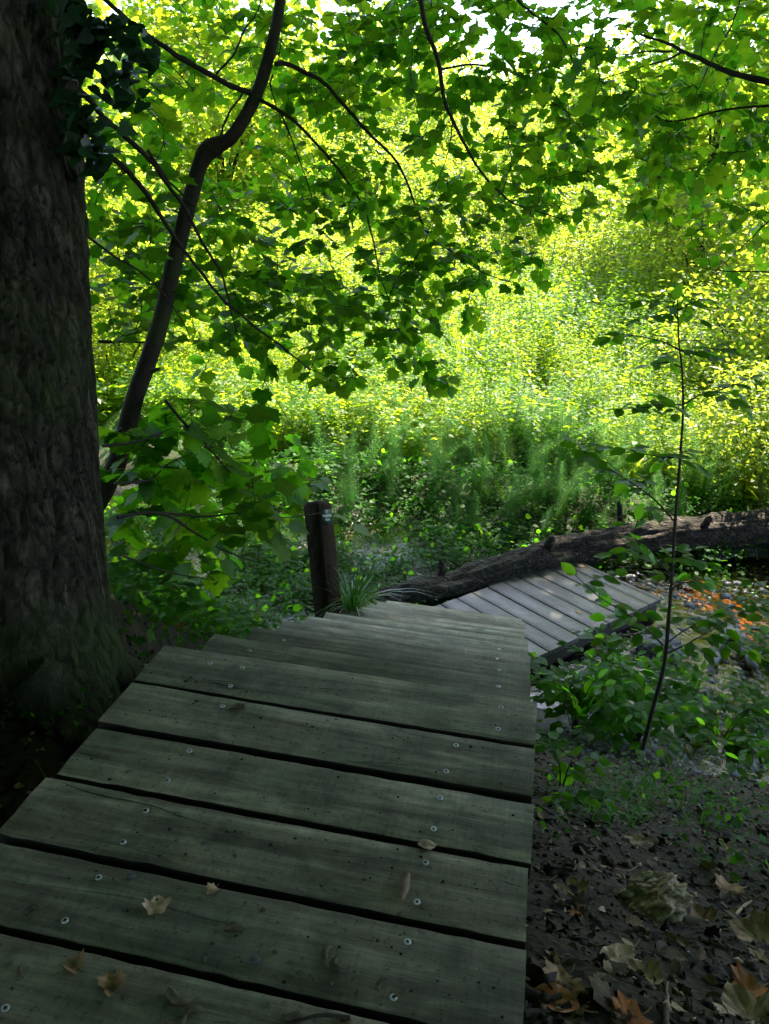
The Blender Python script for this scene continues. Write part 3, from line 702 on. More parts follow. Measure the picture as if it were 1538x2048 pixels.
def region(cx, cy, rx, ry, d0, d1, n):
    out = []
    while len(out) < n:
        a, b = RNG.uniform(-1, 1, 2)
        if a*a+b*b > 1: continue
        out.append(at(cx+rx*a, cy+ry*b, RNG.uniform(d0, d1)))
    return out

# leaning young maple
lm = empty('leaning_maple', gp(-2.15, 4.6), 'slender leaning maple with a kinked trunk behind the massive tree', 'tree')
LB = np.array(lm.location)
lp = [(150, 1085), (232, 930), (268, 800), (296, 722), (322, 640), (347, 530), (372, 430), (395, 345), (412, 306), (436, 290), (462, 275), (495, 225), (522, 165), (543, 90), (556, 30), (566, -60), (575, -250), (560, -600)]
lpts = smooth_curve([at(px, py, 4.35-.25*i/len(lp)) for i, (px, py) in enumerate(lp)], 6)
lr = np.interp(np.linspace(0, 1, len(lpts)), [0, .15, .3, .42, .455, .50, .56, .65, .8, 1], [.056, .048, .044, .041, .047, .053, .036, .034, .030, .016])
mb = MB(); mb.tube(lpts-LB, lr*(1+RNG.normal(0, .025, len(lr))), 18)
kp = at(395, 322, 4.2)
mb.build('trunk', M['bark_young'], lm, True)
mb = MB(); mb.tube([at(303, 742, 4.18)-LB, at(318, 738, 4.15)-LB], [.014, .008], 8); mb.build('branch_stub', M['bark_young'], lm, True)
sp = Spray()
b_all = [
 ([(500, 186), (462, 170), (425, 152), (375, 125), (330, 98), (270, 52), (205, 0), (130, -60)], 4.14, 3.7, .016, .010),
 ([(515, 196), (560, 222), (590, 240), (645, 295), (700, 360), (735, 415), (750, 475), (765, 550), (780, 600)], 4.14, 4.7, .011, .003),
 ([(552, 128), (575, 128), (620, 150), (660, 175), (700, 220), (735, 260), (770, 295), (805, 335), (835, 415), (858, 465), (905, 500), (970, 543), (1030, 560)], 4.14, 5.0, .013, .003),
 ([(858, 465), (830, 515), (790, 560), (775, 610), (790, 655), (820, 705)], 4.75, 5.0, .005, .002),
 ([(440, 275), (455, 235), (485, 190)], 4.14, 4.1, .006, .005),
 ([(432, 148), (470, 105), (490, 60), (515, 20), (530, -40)], 4.05, 4.0, .006, .003),
 ([(560, 222), (590, 300), (615, 370), (635, 450), (645, 560)], 4.3, 4.5, .005, .002),
 ([(545, 150), (540, 170), (555, 220)], 4.1, 4.2, .005, .003)]
for p_, d0, d1, r0_, r1_ in b_all: sp.main(branch_px(p_, d0, d1), r0_, r1_)
tg = region(640, 300, 150, 170, 4.3, 5.6, 105)+region(740, 480, 150, 150, 4.3, 5.5, 90)+region(920, 470, 150, 110, 4.4, 5.6, 80)+region(790, 640, 70, 100, 4.6, 5.2, 30)+region(880, 745, 50, 30, 4.8, 5.1, 8)+region(830, 600, 140, 110, 4.6, 5.6, 34)+region(420, 90, 190, 110, 4.2, 5.2, 50)+region(650, 90, 140, 110, 4.2, 5.6, 48)+region(1040, 540, 70, 50, 4.8, 5.4, 8)
sp.grow(tg, .070)
sp.twigs.V = [v-LB for v in sp.twigs.V]; sp.leaves.V = [v-LB for v in sp.leaves.V]
sp.twigs.build('branch', M['twig'], lm, True); sp.leaves.build('foliage', M['maple'], lm)

# boughs of the massive tree
sp = Spray()
for p_, d0, d1, r0_, r1_ in [
 ([(120, 150), (175, 195), (210, 235), (255, 275), (300, 320), (340, 370), (380, 425), (410, 480), (430, 515), (450, 555), (465, 610), (480, 670)], 3.15, 3.9, .014, .004),
 ([(120, 260), (155, 280), (210, 310), (250, 340), (295, 395), (320, 435), (345, 470), (380, 520), (425, 575), (480, 625), (565, 690), (620, 735)], 3.2, 4.1, .015, .004),
 ([(295, 300), (325, 345), (350, 372), (390, 410)], 3.4, 3.6, .008, .004),
 ([(170, 470), (230, 510), (300, 560), (360, 640), (380, 690)], 3.3, 3.8, .006, .002),
 ([(205, 892), (280, 880), (325, 862)], 3.2, 3.4, .006, .003),
 ([(330, 800), (375, 855), (420, 900), (480, 962), (560, 985)], 3.7, 4.0, .008, .003),
 ([(225, 968), (300, 960), (350, 920), (430, 890)], 3.3, 3.8, .006, .002),
 ([(235, 1035), (320, 1025), (395, 1065), (455, 1100), (530, 1125)], 3.3, 3.9, .008, .003),
 ([(320, 1025), (400, 1035), (480, 1030), (560, 1040), (640, 1030)], 3.5, 4.3, .006, .002),
 ([(240, 1110), (330, 1140), (430, 1160)], 3.3, 3.8, .005, .002),
 ([(198, 683), (260, 684), (345, 690)], 4.6, 4.9, .010, .004)]: sp.main(branch_px(p_, d0, d1), r0_, r1_)
tg = region(260, 330, 110, 200, 3.5, 5.0, 70)+region(430, 520, 190, 190, 4.4, 5.6, 130)+region(570, 640, 150, 110, 4.4, 5.6, 75)+region(280, 560, 110, 130, 4.3, 5.4, 60)+region(650, 740, 80, 40, 4.4, 5.2, 12)
sp.grow(tg, .080)
tg = region(380, 890, 180, 90, 3.4, 5.0, 50)+region(410, 1000, 190, 80, 3.6, 5.2, 46)+region(380, 1090, 140, 60, 3.6, 4.8, 16)+region(590, 960, 70, 60, 5.7, 6.2, 22)
sp.grow(tg, .108, droop=.25, tiltn=.3)
sp.grow([at(520, 1100, 3.9), at(505, 1130, 3.9), at(690, 1045, 5.7), at(560, 1065, 4.0)], .13, droop=.3, pairs=1, tint=(.8, .1))
sp.twigs.V = [v-TB for v in sp.twigs.V]; sp.leaves.V = [v-TB for v in sp.leaves.V]
sp.twigs.build('branch', M['twig'], big, True); sp.leaves.build('foliage', M['maple'], big)

# ------------------------------------------------------------------ generic crowns
def crown_mb(cx, rx, n_clump, per, size, tmpl, seed, clump=.45, shell=.55, up=.9, tint=(.5, .22), power=2):
    """leaf clumps through an ellipsoid volume centred on cx with radii rx"""
    r = np.random.default_rng(seed); mb = MB(); cs = []
    while len(cs) < n_clump:
        v = r.uniform(-1, 1, 3); q = (np.abs(v)**power).sum()**(1/power)
        if q > 1 or q < r.uniform(0, shell): continue
        w_ = 1+.28*mnoise.noise(Vector(v*2.2+seed)); cs.append(np.array(cx)+v*np.array(rx)*w_)
    cs = np.array(cs); m_ = n_clump*per
    P = np.repeat(cs, per, 0)+r.normal(0, 1, (m_, 3))*np.array([clump, clump, clump*.55])
    D = r.normal(0, 1, (m_, 3)); D[:, 2] = D[:, 2]*.4-.25; NN = np.array([0, 0, up])+r.normal(0, .5, (m_, 3))
    tt = np.repeat(r.normal(tint[0], tint[1], n_clump), per)+r.normal(0, .09, m_)
    mb.scatter(tmpl[0], tmpl[1], frames(D, NN), P, size*r.uniform(.6, 1.3, m_), np.clip(tt, 0, 1))
    return mb, cs
def limbs(mb, base, cs, seed, r0, k=9):
    r = np.random.default_rng(seed)
    for i in range(k):
        e = cs[r.integers(len(cs))]; mid = (np.array(base)+e)/2+np.array([0, 0, .15*np.linalg.norm(e-base)])+r.normal(0, .2, 3)
        c = smooth_curve([base, mid, e], 5); mb.tube(c, np.linspace(r0, r0*.15, len(c)), 6)

# high crown of the massive tree and neighbouring shade trees (above the frame)
mb, cs = crown_mb((1.3, 5.3, 10.0), (7.2, 7.1, 2.2), 3400, 24, .20, MAPLE_LO, 31, .75, .1, power=4)
mb.build('crown', M['maple'], big)
lb = MB(); lbase = trunk_axis[-1]-TB
for q in range(14):
    e = cs[q*37 % len(cs)]; mid = (lbase+e)/2+np.array([0, 0, 1.2]); c = smooth_curve([lbase-np.array([0, 0, .3]), mid, e], 6); lb.tube(c, np.linspace(.17, .02, len(c)), 8)
lb.build('limb', M['bark'], big, True)
def shade_tree(x, y, label, seed, h=9.5):
    b = gp(x, y); t_ = empty('shade_tree', b, label, 'tree', None, seed*1.3)
    mb = MB(); tp = np.array([.3, .2, h-2.5]); mb.tube(smooth_curve([(0, 0, -.3), (.1, 0, 2.5), (.0, .1, 5), tp], 5), np.linspace(.30, .14, 16), 14)
    mb.build('trunk', M['bark'], t_, True)
    mb, cs = crown_mb((0, 0, h+.2), (5.8, 5.8, 2.5), 1100, 24, .20, MAPLE_LO, seed, .6, .2)
    mb.build('crown', M['maple'], t_)
    lb = MB(); limbs(lb, tp-np.array([0, 0, .4]), cs, seed, .12, 12); lb.build('limb', M['bark'], t_, True)
    return t_
SHADE = shade_tree(7.6, 9.0, 'tall shade tree rooted on the stream bank outside the picture', 41, 10.5)
shade_tree(-14.5, 5.5, 'tall shade tree rooted in the marsh outside the picture', 42, 10.5)

def shade_copy(src, x, y, rz, sc, label):  # unseen tree copies, added to block sky light around the viewer
    b = gp(x, y); c = src.copy(); COL.objects.link(c); c.location = b; c.rotation_euler = (0, 0, rz); c.scale = sc; c['label'] = label
    for ch in src.children:
        k = ch.copy(); COL.objects.link(k); k.parent = c
for x, y, rz, sc, lab in [(4.5, -5.5, .4, (1.1, 1.1, .72), 'added unseen low crowned tree behind the viewer on the right, blocking sky light'), (-5.0, -5.0, 1.9, (1.1, 1.1, .72), 'added unseen low crowned tree behind the viewer on the left, blocking sky light'), (9.5, 1.5, 2.6, (1.1, 1.1, .80), 'added unseen low crowned tree on the slope right of the walkway, blocking sky light'), (-9.5, 2.0, 3.5, (1.1, 1.1, .80), 'added unseen low crowned tree on the slope left of the massive trunk, blocking sky light'), (0.5, -12.0, 4.4, (1.4, 1.2, .8), 'added unseen tree far behind the viewer along the walkway, blocking sky light'), (12.5, -5.5, 5.0, (1.3, 1.3, .7), 'added unseen tree far behind the viewer on the right, blocking sky light'), (-13.5, -6.0, 5.6, (1.3, 1.3, .7), 'added unseen tree far behind the viewer on the left, blocking sky light')]:
    shade_copy(SHADE, x, y, rz, sc, lab)
# overhanging boughs from the shade tree on the stream bank (enter from the right and above)
sp = Spray()
up = at(820, -160, 3.6); sp.main(smooth_curve([(1.2, 6.0, 9.2), (.5, 5.2, 6.5), (up[0]*.8+.1, up[1]+.5, up[2]+1.6), up], 8), .035, .014)
for p_, d0, d1, r0_, r1_ in [
 ([(820, -160), (838, -40), (852, 40), (880, 120), (890, 185), (905, 235), (930, 285), (960, 340), (1000, 375), (1025, 398), (1080, 415), (1140, 435)], 3.6, 4.6, .014, .003),
 ([(884, 138), (960, 128), (1030, 145), (1090, 195), (1150, 232)], 4.0, 4.5, .006, .002),
 ([(905, 240), (900, 290), (885, 340), (868, 385)], 4.2, 4.4, .004, .002),
 ([(1010, -40), (1040, 5), (1090, 50), (1128, 90), (1150, 150), (1142, 190)], 3.9, 4.3, .007, .003)]: sp.main(branch_px(p_, d0, d1), r0_, r1_)
tg = region(930, 90, 190, 130, 3.9, 6.0, 130)+region(960, 270, 130, 120, 4.0, 5.6, 66)+region(1120, 380, 110, 80, 4.3, 5.6, 46)+region(760, 90, 130, 130, 4.2, 6.2, 75)
sp.grow(tg, .068)
hb = at(838, -40, 3.65); ov = empty('overhanging_bough', hb, 'leafy maple bough hanging down from above the middle of the view', 'branch')
sp.twigs.V = [v-hb for v in sp.twigs.V]; sp.leaves.V = [v-hb for v in sp.leaves.V]
sp.twigs.build('branch', M['twig'], ov, True); sp.leaves.build('foliage', M['maple'], ov)
sp = Spray()
up = at(1700, 215, 3.8); sp.main(smooth_curve([(7.5, 8.9, 4.2), (5.5, 7.2, 3.6), (up[0]+1.2, up[1]+1.0, up[2]+.5), up], 8), .05, .017)
for p_, d0, d1, r0_, r1_ in [
 ([(1700, 215), (1538, 165), (1470, 148), (1430, 132), (1385, 112), (1350, 95), (1310, 80), (1268, 66)], 3.8, 4.6, .017, .005),
 ([(1345, 103), (1300, 106), (1250, 112), (1180, 108)], 4.3, 4.6, .006, .002),
 ([(1368, 102), (1320, 122), (1250, 142), (1160, 172)], 4.3, 4.8, .007, .002),
 ([(1700, 190), (1538, 212), (1440, 222), (1340, 242), (1270, 205), (1230, 225), (1160, 250), (1100, 268), (1050, 275)], 4.0, 5.2, .007, .002),
 ([(1480, 0), (1460, 60), (1430, 110), (1405, 155)], 4.2, 4.2, .004, .003),
 ([(1650, 280), (1538, 290), (1480, 310), (1400, 335), (1340, 350)], 4.2, 4.9, .006, .002),
 ([(1640, 552), (1538, 546), (1450, 544), (1400, 536), (1365, 526)], 4.4, 4.9, .005, .002),
 ([(1560, 420), (1505, 472), (1460, 512), (1400, 566)], 4.4, 4.8, .005, .002)]: sp.main(branch_px(p_, d0, d1), r0_, r1_)
tg = region(1250, 110, 230, 130, 4.0, 6.2, 150)+region(1420, 250, 150, 130, 3.9, 5.8, 105)+region(1220, 290, 160, 90, 4.4, 6.0, 66)+region(1470, 450, 90, 110, 4.2, 5.2, 26)+region(1350, 400, 90, 60, 4.6, 5.4, 12)+region(1480, 60, 90, 90, 4.0, 5.2, 22)
sp.grow(tg, .070, tint=(.55, .25))
hb = at(1700, 215, 3.8); ov = empty('overhanging_bough', hb, 'leafy maple bough reaching in from the right edge above the sapling', 'branch')
sp.twigs.V = [v-hb for v in sp.twigs.V]; sp.leaves.V = [v-hb for v in sp.leaves.V]
sp.twigs.build('branch', M['twig'], ov, True); sp.leaves.build('foliage', M['maple'], ov)

# ivy on the massive trunk
iv = MB(); st = MB(); ib = at(150, 130, 2.75)
for s0 in [(140, -30, 150, 120, 160, 260), (150, 20, 205, 100, 270, 190), (150, 210, 175, 260, 185, 330), (160, 60, 230, 60, 300, 120)]:
    c = smooth_curve([at(s0[0], s0[1], 2.75), at(s0[2], s0[3], 2.78), at(s0[4], s0[5], 2.85)], 6); st.tube(c-ib, np.linspace(.004, .002, len(c)), 5)
    for p_ in c:
        for q in range(5):
            d = np.array([RNG.normal(0, .6), RNG.normal(-.2, .5), RNG.uniform(-1, .1)])[None]
            nn = (-CF+np.array([0, 0, .8])+RNG.normal(0, .5, 3))[None]
            iv.scatter(IVY[0], IVY[1], frames(d, nn), (p_+RNG.normal(0, .03, 3)-ib)[None], [RNG.uniform(.05, .075)], [RNG.uniform(0, 1)])
ivy = empty('ivy', ib, 'dark glossy ivy sprays hanging off the top of the massive trunk', 'ivy')
st.build('stem', M['twig'], ivy, True); iv.build('foliage', M['ivy'], ivy)

# ------------------------------------------------------------------ fallen log
la, lbp = at_z(760, 1205, -2.30), at_z(1600, 1020, -2.15)
lps = smooth_curve([at_z(735, 1216, -2.42), at_z(850, 1186, -2.33), at_z(980, 1152, -2.30), at_z(1120, 1108, -2.24), at_z(1250, 1082, -2.2), at_z(1420, 1062, -2.15), at_z(1640, 1040, -2.1)], 14)
nr = len(lps); lr = np.interp(np.linspace(0, 1, nr), [0, .04, .2, .45, .6, .8, 1], [.05, .13, .15, .175, .18, .18, .17])
logo = empty('fallen_log', lps[nr//2], 'long dark rotting log lying behind the lower boardwalk', 'log')
tgt = np.gradient(lps, axis=0); tgt /= np.linalg.norm(tgt, axis=1)[:, None]
V = []; nth = 56
for i in range(nr):
    a = np.cross(tgt[i], (0, 0, 1)); a /= np.linalg.norm(a); b = np.cross(a, tgt[i])
    for j in range(nth):
        th = 2*math.pi*j/nth; c0, s0 = math.cos(th), math.sin(th)
        v = mnoise.fractal(Vector((i*.10, c0*1.6, s0*1.6)), 1, 2, 5)+.5*mnoise.noise(Vector((i*.03, c0*5, s0*5)))
        q = lr[i]*(1+.34*v+.10*abs(mnoise.noise(Vector((i*.06, c0*9, s0*9))))); V.append(lps[i]+a*q*c0+b*q*s0)
idx = np.arange(nr*nth).reshape(nr, nth); F = np.stack([idx[:-1], np.roll(idx, -1, 1)[:-1], np.roll(idx, -1, 1)[1:], idx[1:]], -1).reshape(-1, 4)
mb = MB(); mb.add(np.array(V)-lps[nr//2], F); mb.build('log_body', M['log'], logo, True)
for q, (i, dv, L, r0_) in enumerate([(int(nr*.22), (-.2, .3, 1), .16, .035), (int(nr*.47), (.1, -.5, 1), .20, .045), (int(nr*.66), (-.3, .2, 1), .28, .03), (int(nr*.80), (.2, -.6, .8), .22, .04)]):
    dv = np.array(dv)/np.linalg.norm(dv); c = np.array([lps[i]+dv*k_*(L+lr[i]) for k_ in (.3, .6, .85, 1)]); mb = MB()
    mb.tube(c-lps[nr//2]+RNG.normal(0, .008, (4, 3)), [r0_*1.5, r0_*1.1, r0_, r0_*.55], 9); mb.build('branch_stub', M['log'], logo, True)

# dead wood, rocks in the stream
def lump_mesh(name, rx, seed, amp=.25, n=26, stretch=(1, 1, 1), ridge=0.0):
    V = []
    for i in range(n+1):
        ph = math.pi*i/n
        for j in range(2*n):
            th = math.pi*j/n; v = Vector((math.sin(ph)*math.cos(th), math.sin(ph)*math.sin(th), math.cos(ph)))
            d = 1+amp*mnoise.fractal(Vector((v.x*stretch[0], v.y*stretch[1], v.z*stretch[2]))*1.6+Vector((seed*3.1, 0, 0)), 1, 2, 5)
            if ridge: d += ridge*abs(mnoise.noise(Vector((v.x*2.0, v.y*9, v.z*9))+Vector((seed, 0, 0))))
            V.append((v.x*rx[0]*d, v.y*rx[1]*d, v.z*rx[2]*d))
    m2 = 2*n; idx = np.arange((n+1)*m2).reshape(n+1, m2)
    F = np.stack([idx[:-1], idx[1:], np.roll(idx, -1, 1)[1:], np.roll(idx, -1, 1)[:-1]], -1).reshape(-1, 4)
    return np_mesh(name, np.array(V), F, np.full(len(V), .5), True)
for px, py, rx, lab, sd_ in [(1318, 1300, (.22, .18, .15), 'large wet glistening boulder in the stream by the lower boardwalk', 1), (1300, 1268, (.09, .07, .06), 'small pale stone perched behind the glistening boulder', 2)]:
    p_ = at_z(px, py, -2.42); o = link('boulder', lump_mesh('boulder', rx, sd_), M['rock']); o.location = p_; tag(o, lab, 'rock')
dwp = at_z(1470, 1300, -2.42); dwo = empty('dead_branch', dwp, 'bleached forked dead branch lying in the stream', 'branch')
for q, (pp, r0_) in enumerate([([(1425, 1330), (1440, 1290), (1460, 1265), (1475, 1255)], .05), ([(1510, 1335), (1490, 1300), (1475, 1270), (1470, 1250)], .055), ([(1500, 1255), (1530, 1272), (1570, 1300)], .02)]):
    mb = MB(); c = smooth_curve([at_z(a, b, -2.40)+np.array([0, 0, RNG.uniform(-.02, .03)]) for a, b in pp], 5); c = c+RNG.normal(0, .010, c.shape)
    mb.tube(c-dwp, r0_*np.interp(np.linspace(0, 1, len(c)), [0, .12, .5, 1], [.35, .8, 1, .6])*(1+RNG.normal(0, .16, len(c))), 9); mb.build('limb', M['dead'], dwo, True)

# ------------------------------------------------------------------ rotten wood chunk, sticks, fallen leaves
p_ = at_ground(1300, 1822)
o = link('rotten_wood_chunk', lump_mesh('rotten_wood_chunk', (.105, .078, .075), 5, .36, 56, (1, 1.7, 1.7), .11), M['rotten']); o.location = p_+np.array([0, 0, .045]); o.rotation_euler = (.1, -.25, .45)
tag(o, 'pale crumbling chunk of rotten wood on the bare soil', 'wood')
def stick(name, a, b, r0_, lab, mat='twig', cat='stick', lift=.012, bend=.02):
    A = at_ground(*a)+np.array([0, 0, lift]); B = at_ground(*b)+np.array([0, 0, lift]); mid = (A+B)/2+RNG.normal(0, bend, 3)*np.array([1, 1, .3])
    c = smooth_curve([A, mid, B], 6); mb = MB(); mb.tube(c-A, np.linspace(r0_, r0_*.7, len(c))*(1+RNG.normal(0, .06, len(c))), 9)
    o = mb.build(name, M[mat], None, True); o.location = A; return tag(o, lab, cat)
stick('stick', (1440, 1736), (1478, 1708), .014, 'short thick grey stick above the rotten chunk of wood', 'stick', bend=.002)
stick('stick', (1330, 2080), (1328, 2008), .009, 'straight pale stick end standing at the bottom edge of the soil', 'stick', lift=.02, bend=.003)
stick('stick', (1172, 1890), (1265, 1918), .003, 'thin bent twig lying below the rotten chunk of wood', 'stick')
stick('stick', (1332, 1868), (1362, 1900), .005, 'short blunt twig just right of the pale oval leaf', 'stick', bend=.004)
stick('stick', (1425, 1962), (1460, 1974), .006, 'stubby brown twig near the curled rusty leaf', 'twig', bend=.003)
stick('stick', (1045, 2035), (1140, 2015), .011, 'mossy root like stick beside the bottom of the walkway', 'twig')
stick('stick', (1048, 1985), (1120, 2000), .010, 'dark stick parallel to the mossy stick beside the walkway', 'twig')
stick('stick', (1190, 1985), (1235, 2015), .008, 'grey twig between the rusty leaves at the bottom', 'stick')
stick('stick', (1538, 2000), (1512, 2060), .006, 'dark grey twig crossing the bottom right corner of the soil', 'stick')
stick('stick', (1470, 1835), (1505, 1805), .006, 'rolled brown bark strip near the big ochre leaf', 'rotten', bend=.004)
stick('stick', (1070, 1610), (1215, 1705), .004, 'long pale root fibre trailing down the soil from the plants', 'stick')
stick('stick', (1420, 1655), (1538, 1735), .004, 'long thin curved twig at the right margin of the soil', 'stick')
stick('stick', (1095, 1768), (1210, 1712), .003, 'fine dark twig slanting across the soil near the walkway edge', 'twig')

def dry_leaf(tmpl, size, curl, tint, seed):
    r = np.random.default_rng(seed); V, F = tmpl[0].copy(), tmpl[1]
    # split every triangle once for a crinkled surface
    mid = {}; V = [tuple(v) for v in V]; F2 = []
    def md(a, b):
        k = (min(a, b), max(a, b))
        if k not in mid: mid[k] = len(V); V.append(tuple((np.array(V[a])+np.array(V[b]))/2))
        return mid[k]
    for a, b, c in F:
        x, y, z = md(a, b), md(b, c), md(c, a); F2 += [(a, x, z), (x, b, y), (z, y, c), (x, y, z)]
    V = np.array(V); V[:, 1] -= .45
    V[:, 2] = curl*(1.3*V[:, 0]**2+.7*V[:, 1]**2*r.uniform(-.6, 1))+curl*.35*V[:, 0]*V[:, 1]*r.uniform(-2, 2)+r.normal(0, .02, len(V))
    V[:, 2] -= V[:, 2].min(); mb = MB(); mb.add(V*size, np.array(F2), tint+r.normal(0, .05, len(V)))
    mb.tube([(0, -.42*size, .02*size), (0, -.62*size, .04*size), (.06*size, -.8*size, .02*size)], .012*size+.0004, 4, tint*.6)
    return mb.mesh('dry_leaf')
def leaf_on(px, py, z, name, lab, tmpl, size, curl, tint, cat='leaf', group=None, rz=None, tilt=.12):
    p_ = at_ground(px, py) if z is None else at_z(px, py, z)
    o = link(name, dry_leaf(tmpl, size, curl, tint, int(px*7+py)), M['dryleaf'])
    o.location = p_+np.array([0, 0, .004 if z is None else .0015]); o.rotation_euler = (RNG.uniform(-tilt, tilt) if z is None else 0, RNG.uniform(-tilt, tilt) if z is None else 0, RNG.uniform(0, 6.28) if rz is None else rz)
    return tag(o, lab, cat, group)
leaf_on(315, 1812, 0, 'dry_leaf', 'pale tan dry leaf scrap, largest on the third plank from the bottom', MAPLE_LO, .052, .7, .74, rz=.4)
leaf_on(424, 1782, 0, 'dry_leaf', 'tiny pinkish leaf scrap by the plank gap', MAPLE_LO, .028, .7, .72, rz=2.7)
leaf_on(148, 1932, 0, 'dry_leaf', 'crumpled rusty leaf, leftmost on the bottom plank', MAPLE_LO, .04, 1.2, .42, rz=1.2)
leaf_on(225, 1976, 0, 'dry_leaf', 'crumpled tan and dark leaf right of the rusty one on the bottom plank', MAPLE_LO, .048, 1.2, .5, rz=3.4)
leaf_on(1232, 1922, None, 'dry_leaf', 'pale tan oval leaf with a dark blotch lying on the soil', OVAL, .13, .3, .78, rz=2.4)
leaf_on(1510, 1880, None, 'dry_leaf', 'big ochre leaf on the soil at the right edge', MAPLE, .15, .5, .66, rz=1.2)
leaf_on(1490, 2035, None, 'dry_leaf', 'big pale brown leaf in the bottom right corner', MAPLE, .15, .5, .72, rz=.4)
leaf_on(1285, 1955, None, 'dry_leaf', 'greyish pink crinkled leaf below the oval leaf', MAPLE_LO, .085, .8, .7, rz=.8)
leaf_on(1170, 1992, None, 'dry_leaf', 'orange yellow folded leaf near the walkway end', OVAL, .08, .9, .66, rz=1.9)
leaf_on(1115, 2005, None, 'dry_leaf', 'long rusty leaf touching the mossy stick', OVAL, .11, .7, .98, rz=1.4)
leaf_on(1255, 2045, None, 'dry_leaf', 'deep orange leaf at the bottom of the soil', MAPLE_LO, .09, .7, 1.0, rz=2.2)
leaf_on(1455, 1785, None, 'dry_leaf', 'upright curled brown leaf right of the rotten chunk', MAPLE_LO, .10, 1.1, .55, rz=2.9)
leaf_on(1490, 1985, None, 'dry_leaf', 'rusty curled leaf between the two big leaves', MAPLE_LO, .09, 1.2, .98, rz=2.0)
leaf_on(1150, 1780, None, 'dry_leaf', 'tan leaf left of the rotten chunk', MAPLE_LO, .075, .9, .66, rz=.5)
leaf_on(1125, 1785, None, 'dry_leaf', 'narrow khaki leaf near the walkway edge', OVAL, .075, .6, .6, rz=1.0)
leaf_on(1150, 1832, None, 'dry_leaf', 'small red brown leaf on the soil by the walkway', OVAL, .05, .5, .97, rz=1.4)
leaf_on(1400, 1835, None, 'dry_leaf', 'dull green brown leaf just right of the rotten chunk', MAPLE_LO, .09, .8, .45, rz=.3)
leaf_on(1265, 1685, None, 'dry_leaf', 'flat pale leaf on the soil below the grass', MAPLE_LO, .08, .4, .75, rz=.9)
leaf_on(1450, 1700, None, 'dry_leaf', 'small pinkish leaf beside the grey stick', MAPLE_LO, .05, .7, .74, rz=2.0)
leaf_on(1100, 1920, None, 'dry_leaf', 'yellowish edge curled leaf close to the walkway side', OVAL, .06, .9, .6, rz=1.1)
leaf_on(1520, 1925, None, 'dry_leaf', 'pale half buried leaf at the right edge', OVAL, .08, .6, .72, rz=.6)
leaf_on(1120, 1975, None, 'dry_leaf', 'grey brown leaf above the rusty leaf by the walkway', MAPLE_LO, .09, .8, .5, rz=2.6)
leaf_on(1075, 1480, None, 'dry_leaf', 'bright brown leaf under the plants at the step edge', MAPLE_LO, .08, .7, .7, rz=2.6)
leaf_on(190, 1350, None, 'dry_leaf', 'yellow leaf at the foot of the massive trunk', OVAL, .08, .4, .62, rz=1.5)
leaf_on(355, 1258, None, 'dry_leaf', 'rust coloured leaf among the herbs left of the steps', MAPLE_LO, .09, .8, .98, rz=.4)
p_ = at_z(1157, 1225, DZ); o = leaf_on(1157, 1225, DZ, 'dry_leaf', 'small orange yellow leaf on the lower boardwalk', OVAL, .075, .8, .9, rz=.6)
p_ = at_z(1160, 1132, DZ); o = leaf_on(1160, 1132, DZ, 'dry_leaf', 'narrow whitish leaf on the lower boardwalk', OVAL, .12, .3, .8, rz=1.0)

# husks, bark bits and pebbles on the planks
def husk_mesh(size, seed):
    r = np.random.default_rng(seed); mb = MB(); n = 9
    a = np.linspace(-1.2, 1.3, n); c = np.column_stack([np.cos(a)*.5, np.sin(a)*.55, .18+.12*np.sin(a*2+seed)])*size
    rr = size*np.interp(np.linspace(0, 1, n), [0, .3, .7, 1], [.05, .24, .28, .06])*(1+r.normal(0, .1, n))
    mb.tube(c, rr*.8, 8, .25+.3*r.random()); return mb.mesh('seed_husk', True)
for px, py, s_, lab in [(470, 1870, .038, 'curved grey brown seed husk in the middle of the plank below the leaf scrap'), (367, 1984, .048, 'open bowl shaped seed husk on the bottom plank'), (585, 2022, .035, 'seed husk by the last plank gap at the bottom'), (668, 1918, .040, 'double seed husk, larger of the pair right of centre'), (684, 1928, .032, 'smaller husk touching the double seed husk'), (676, 1969, .026, 'brown seed husk below the double husk'), (65, 1832, .032, 'dark brown husk near the left end of a plank'), (350, 2035, .040, 'broken husk at the very bottom of the walkway'), (390, 2040, .034, 'pale husk beside the broken husk at the bottom'), (474, 1423, .040, 'dark curled husk on the second plank from the steps'), (770, 1975, .026, 'dark husk left of the lowest screw on the walkway'), (54, 1942, .026, 'dull husk at the left of the bottom plank')]:
    o = link('seed_husk', husk_mesh(s_, int(px)), M['husk']); o.location = at_z(px, py, 0)+np.array([0, 0, .0]); o.rotation_euler = (0, 0, RNG.uniform(0, 6)); tag(o, lab, 'husk')
A = at_z(812, 1757, 0); B = at_z(800, 1805, 0)
mb = MB(); mb.tube([(0, 0, .011), tuple((B-A)/2+np.array([.002, 0, .012])), tuple(B-A+np.array([0, 0, .008]))], [.010, .013, .007], 9, .95)
o = mb.build('bark_roll', M['husk'], None, True); o.location = A; tag(o, 'reddish brown rolled bark piece lying beside a screw', 'bark')
o = link('wood_chip', lump_mesh('wood_chip', (.020, .012, .009), 9, .3, 10), M['rotten']); o.location = at_z(854, 1693, 0)+np.array([0, 0, .007]); tag(o, 'pale brown wood chip bridging a plank gap', 'wood')
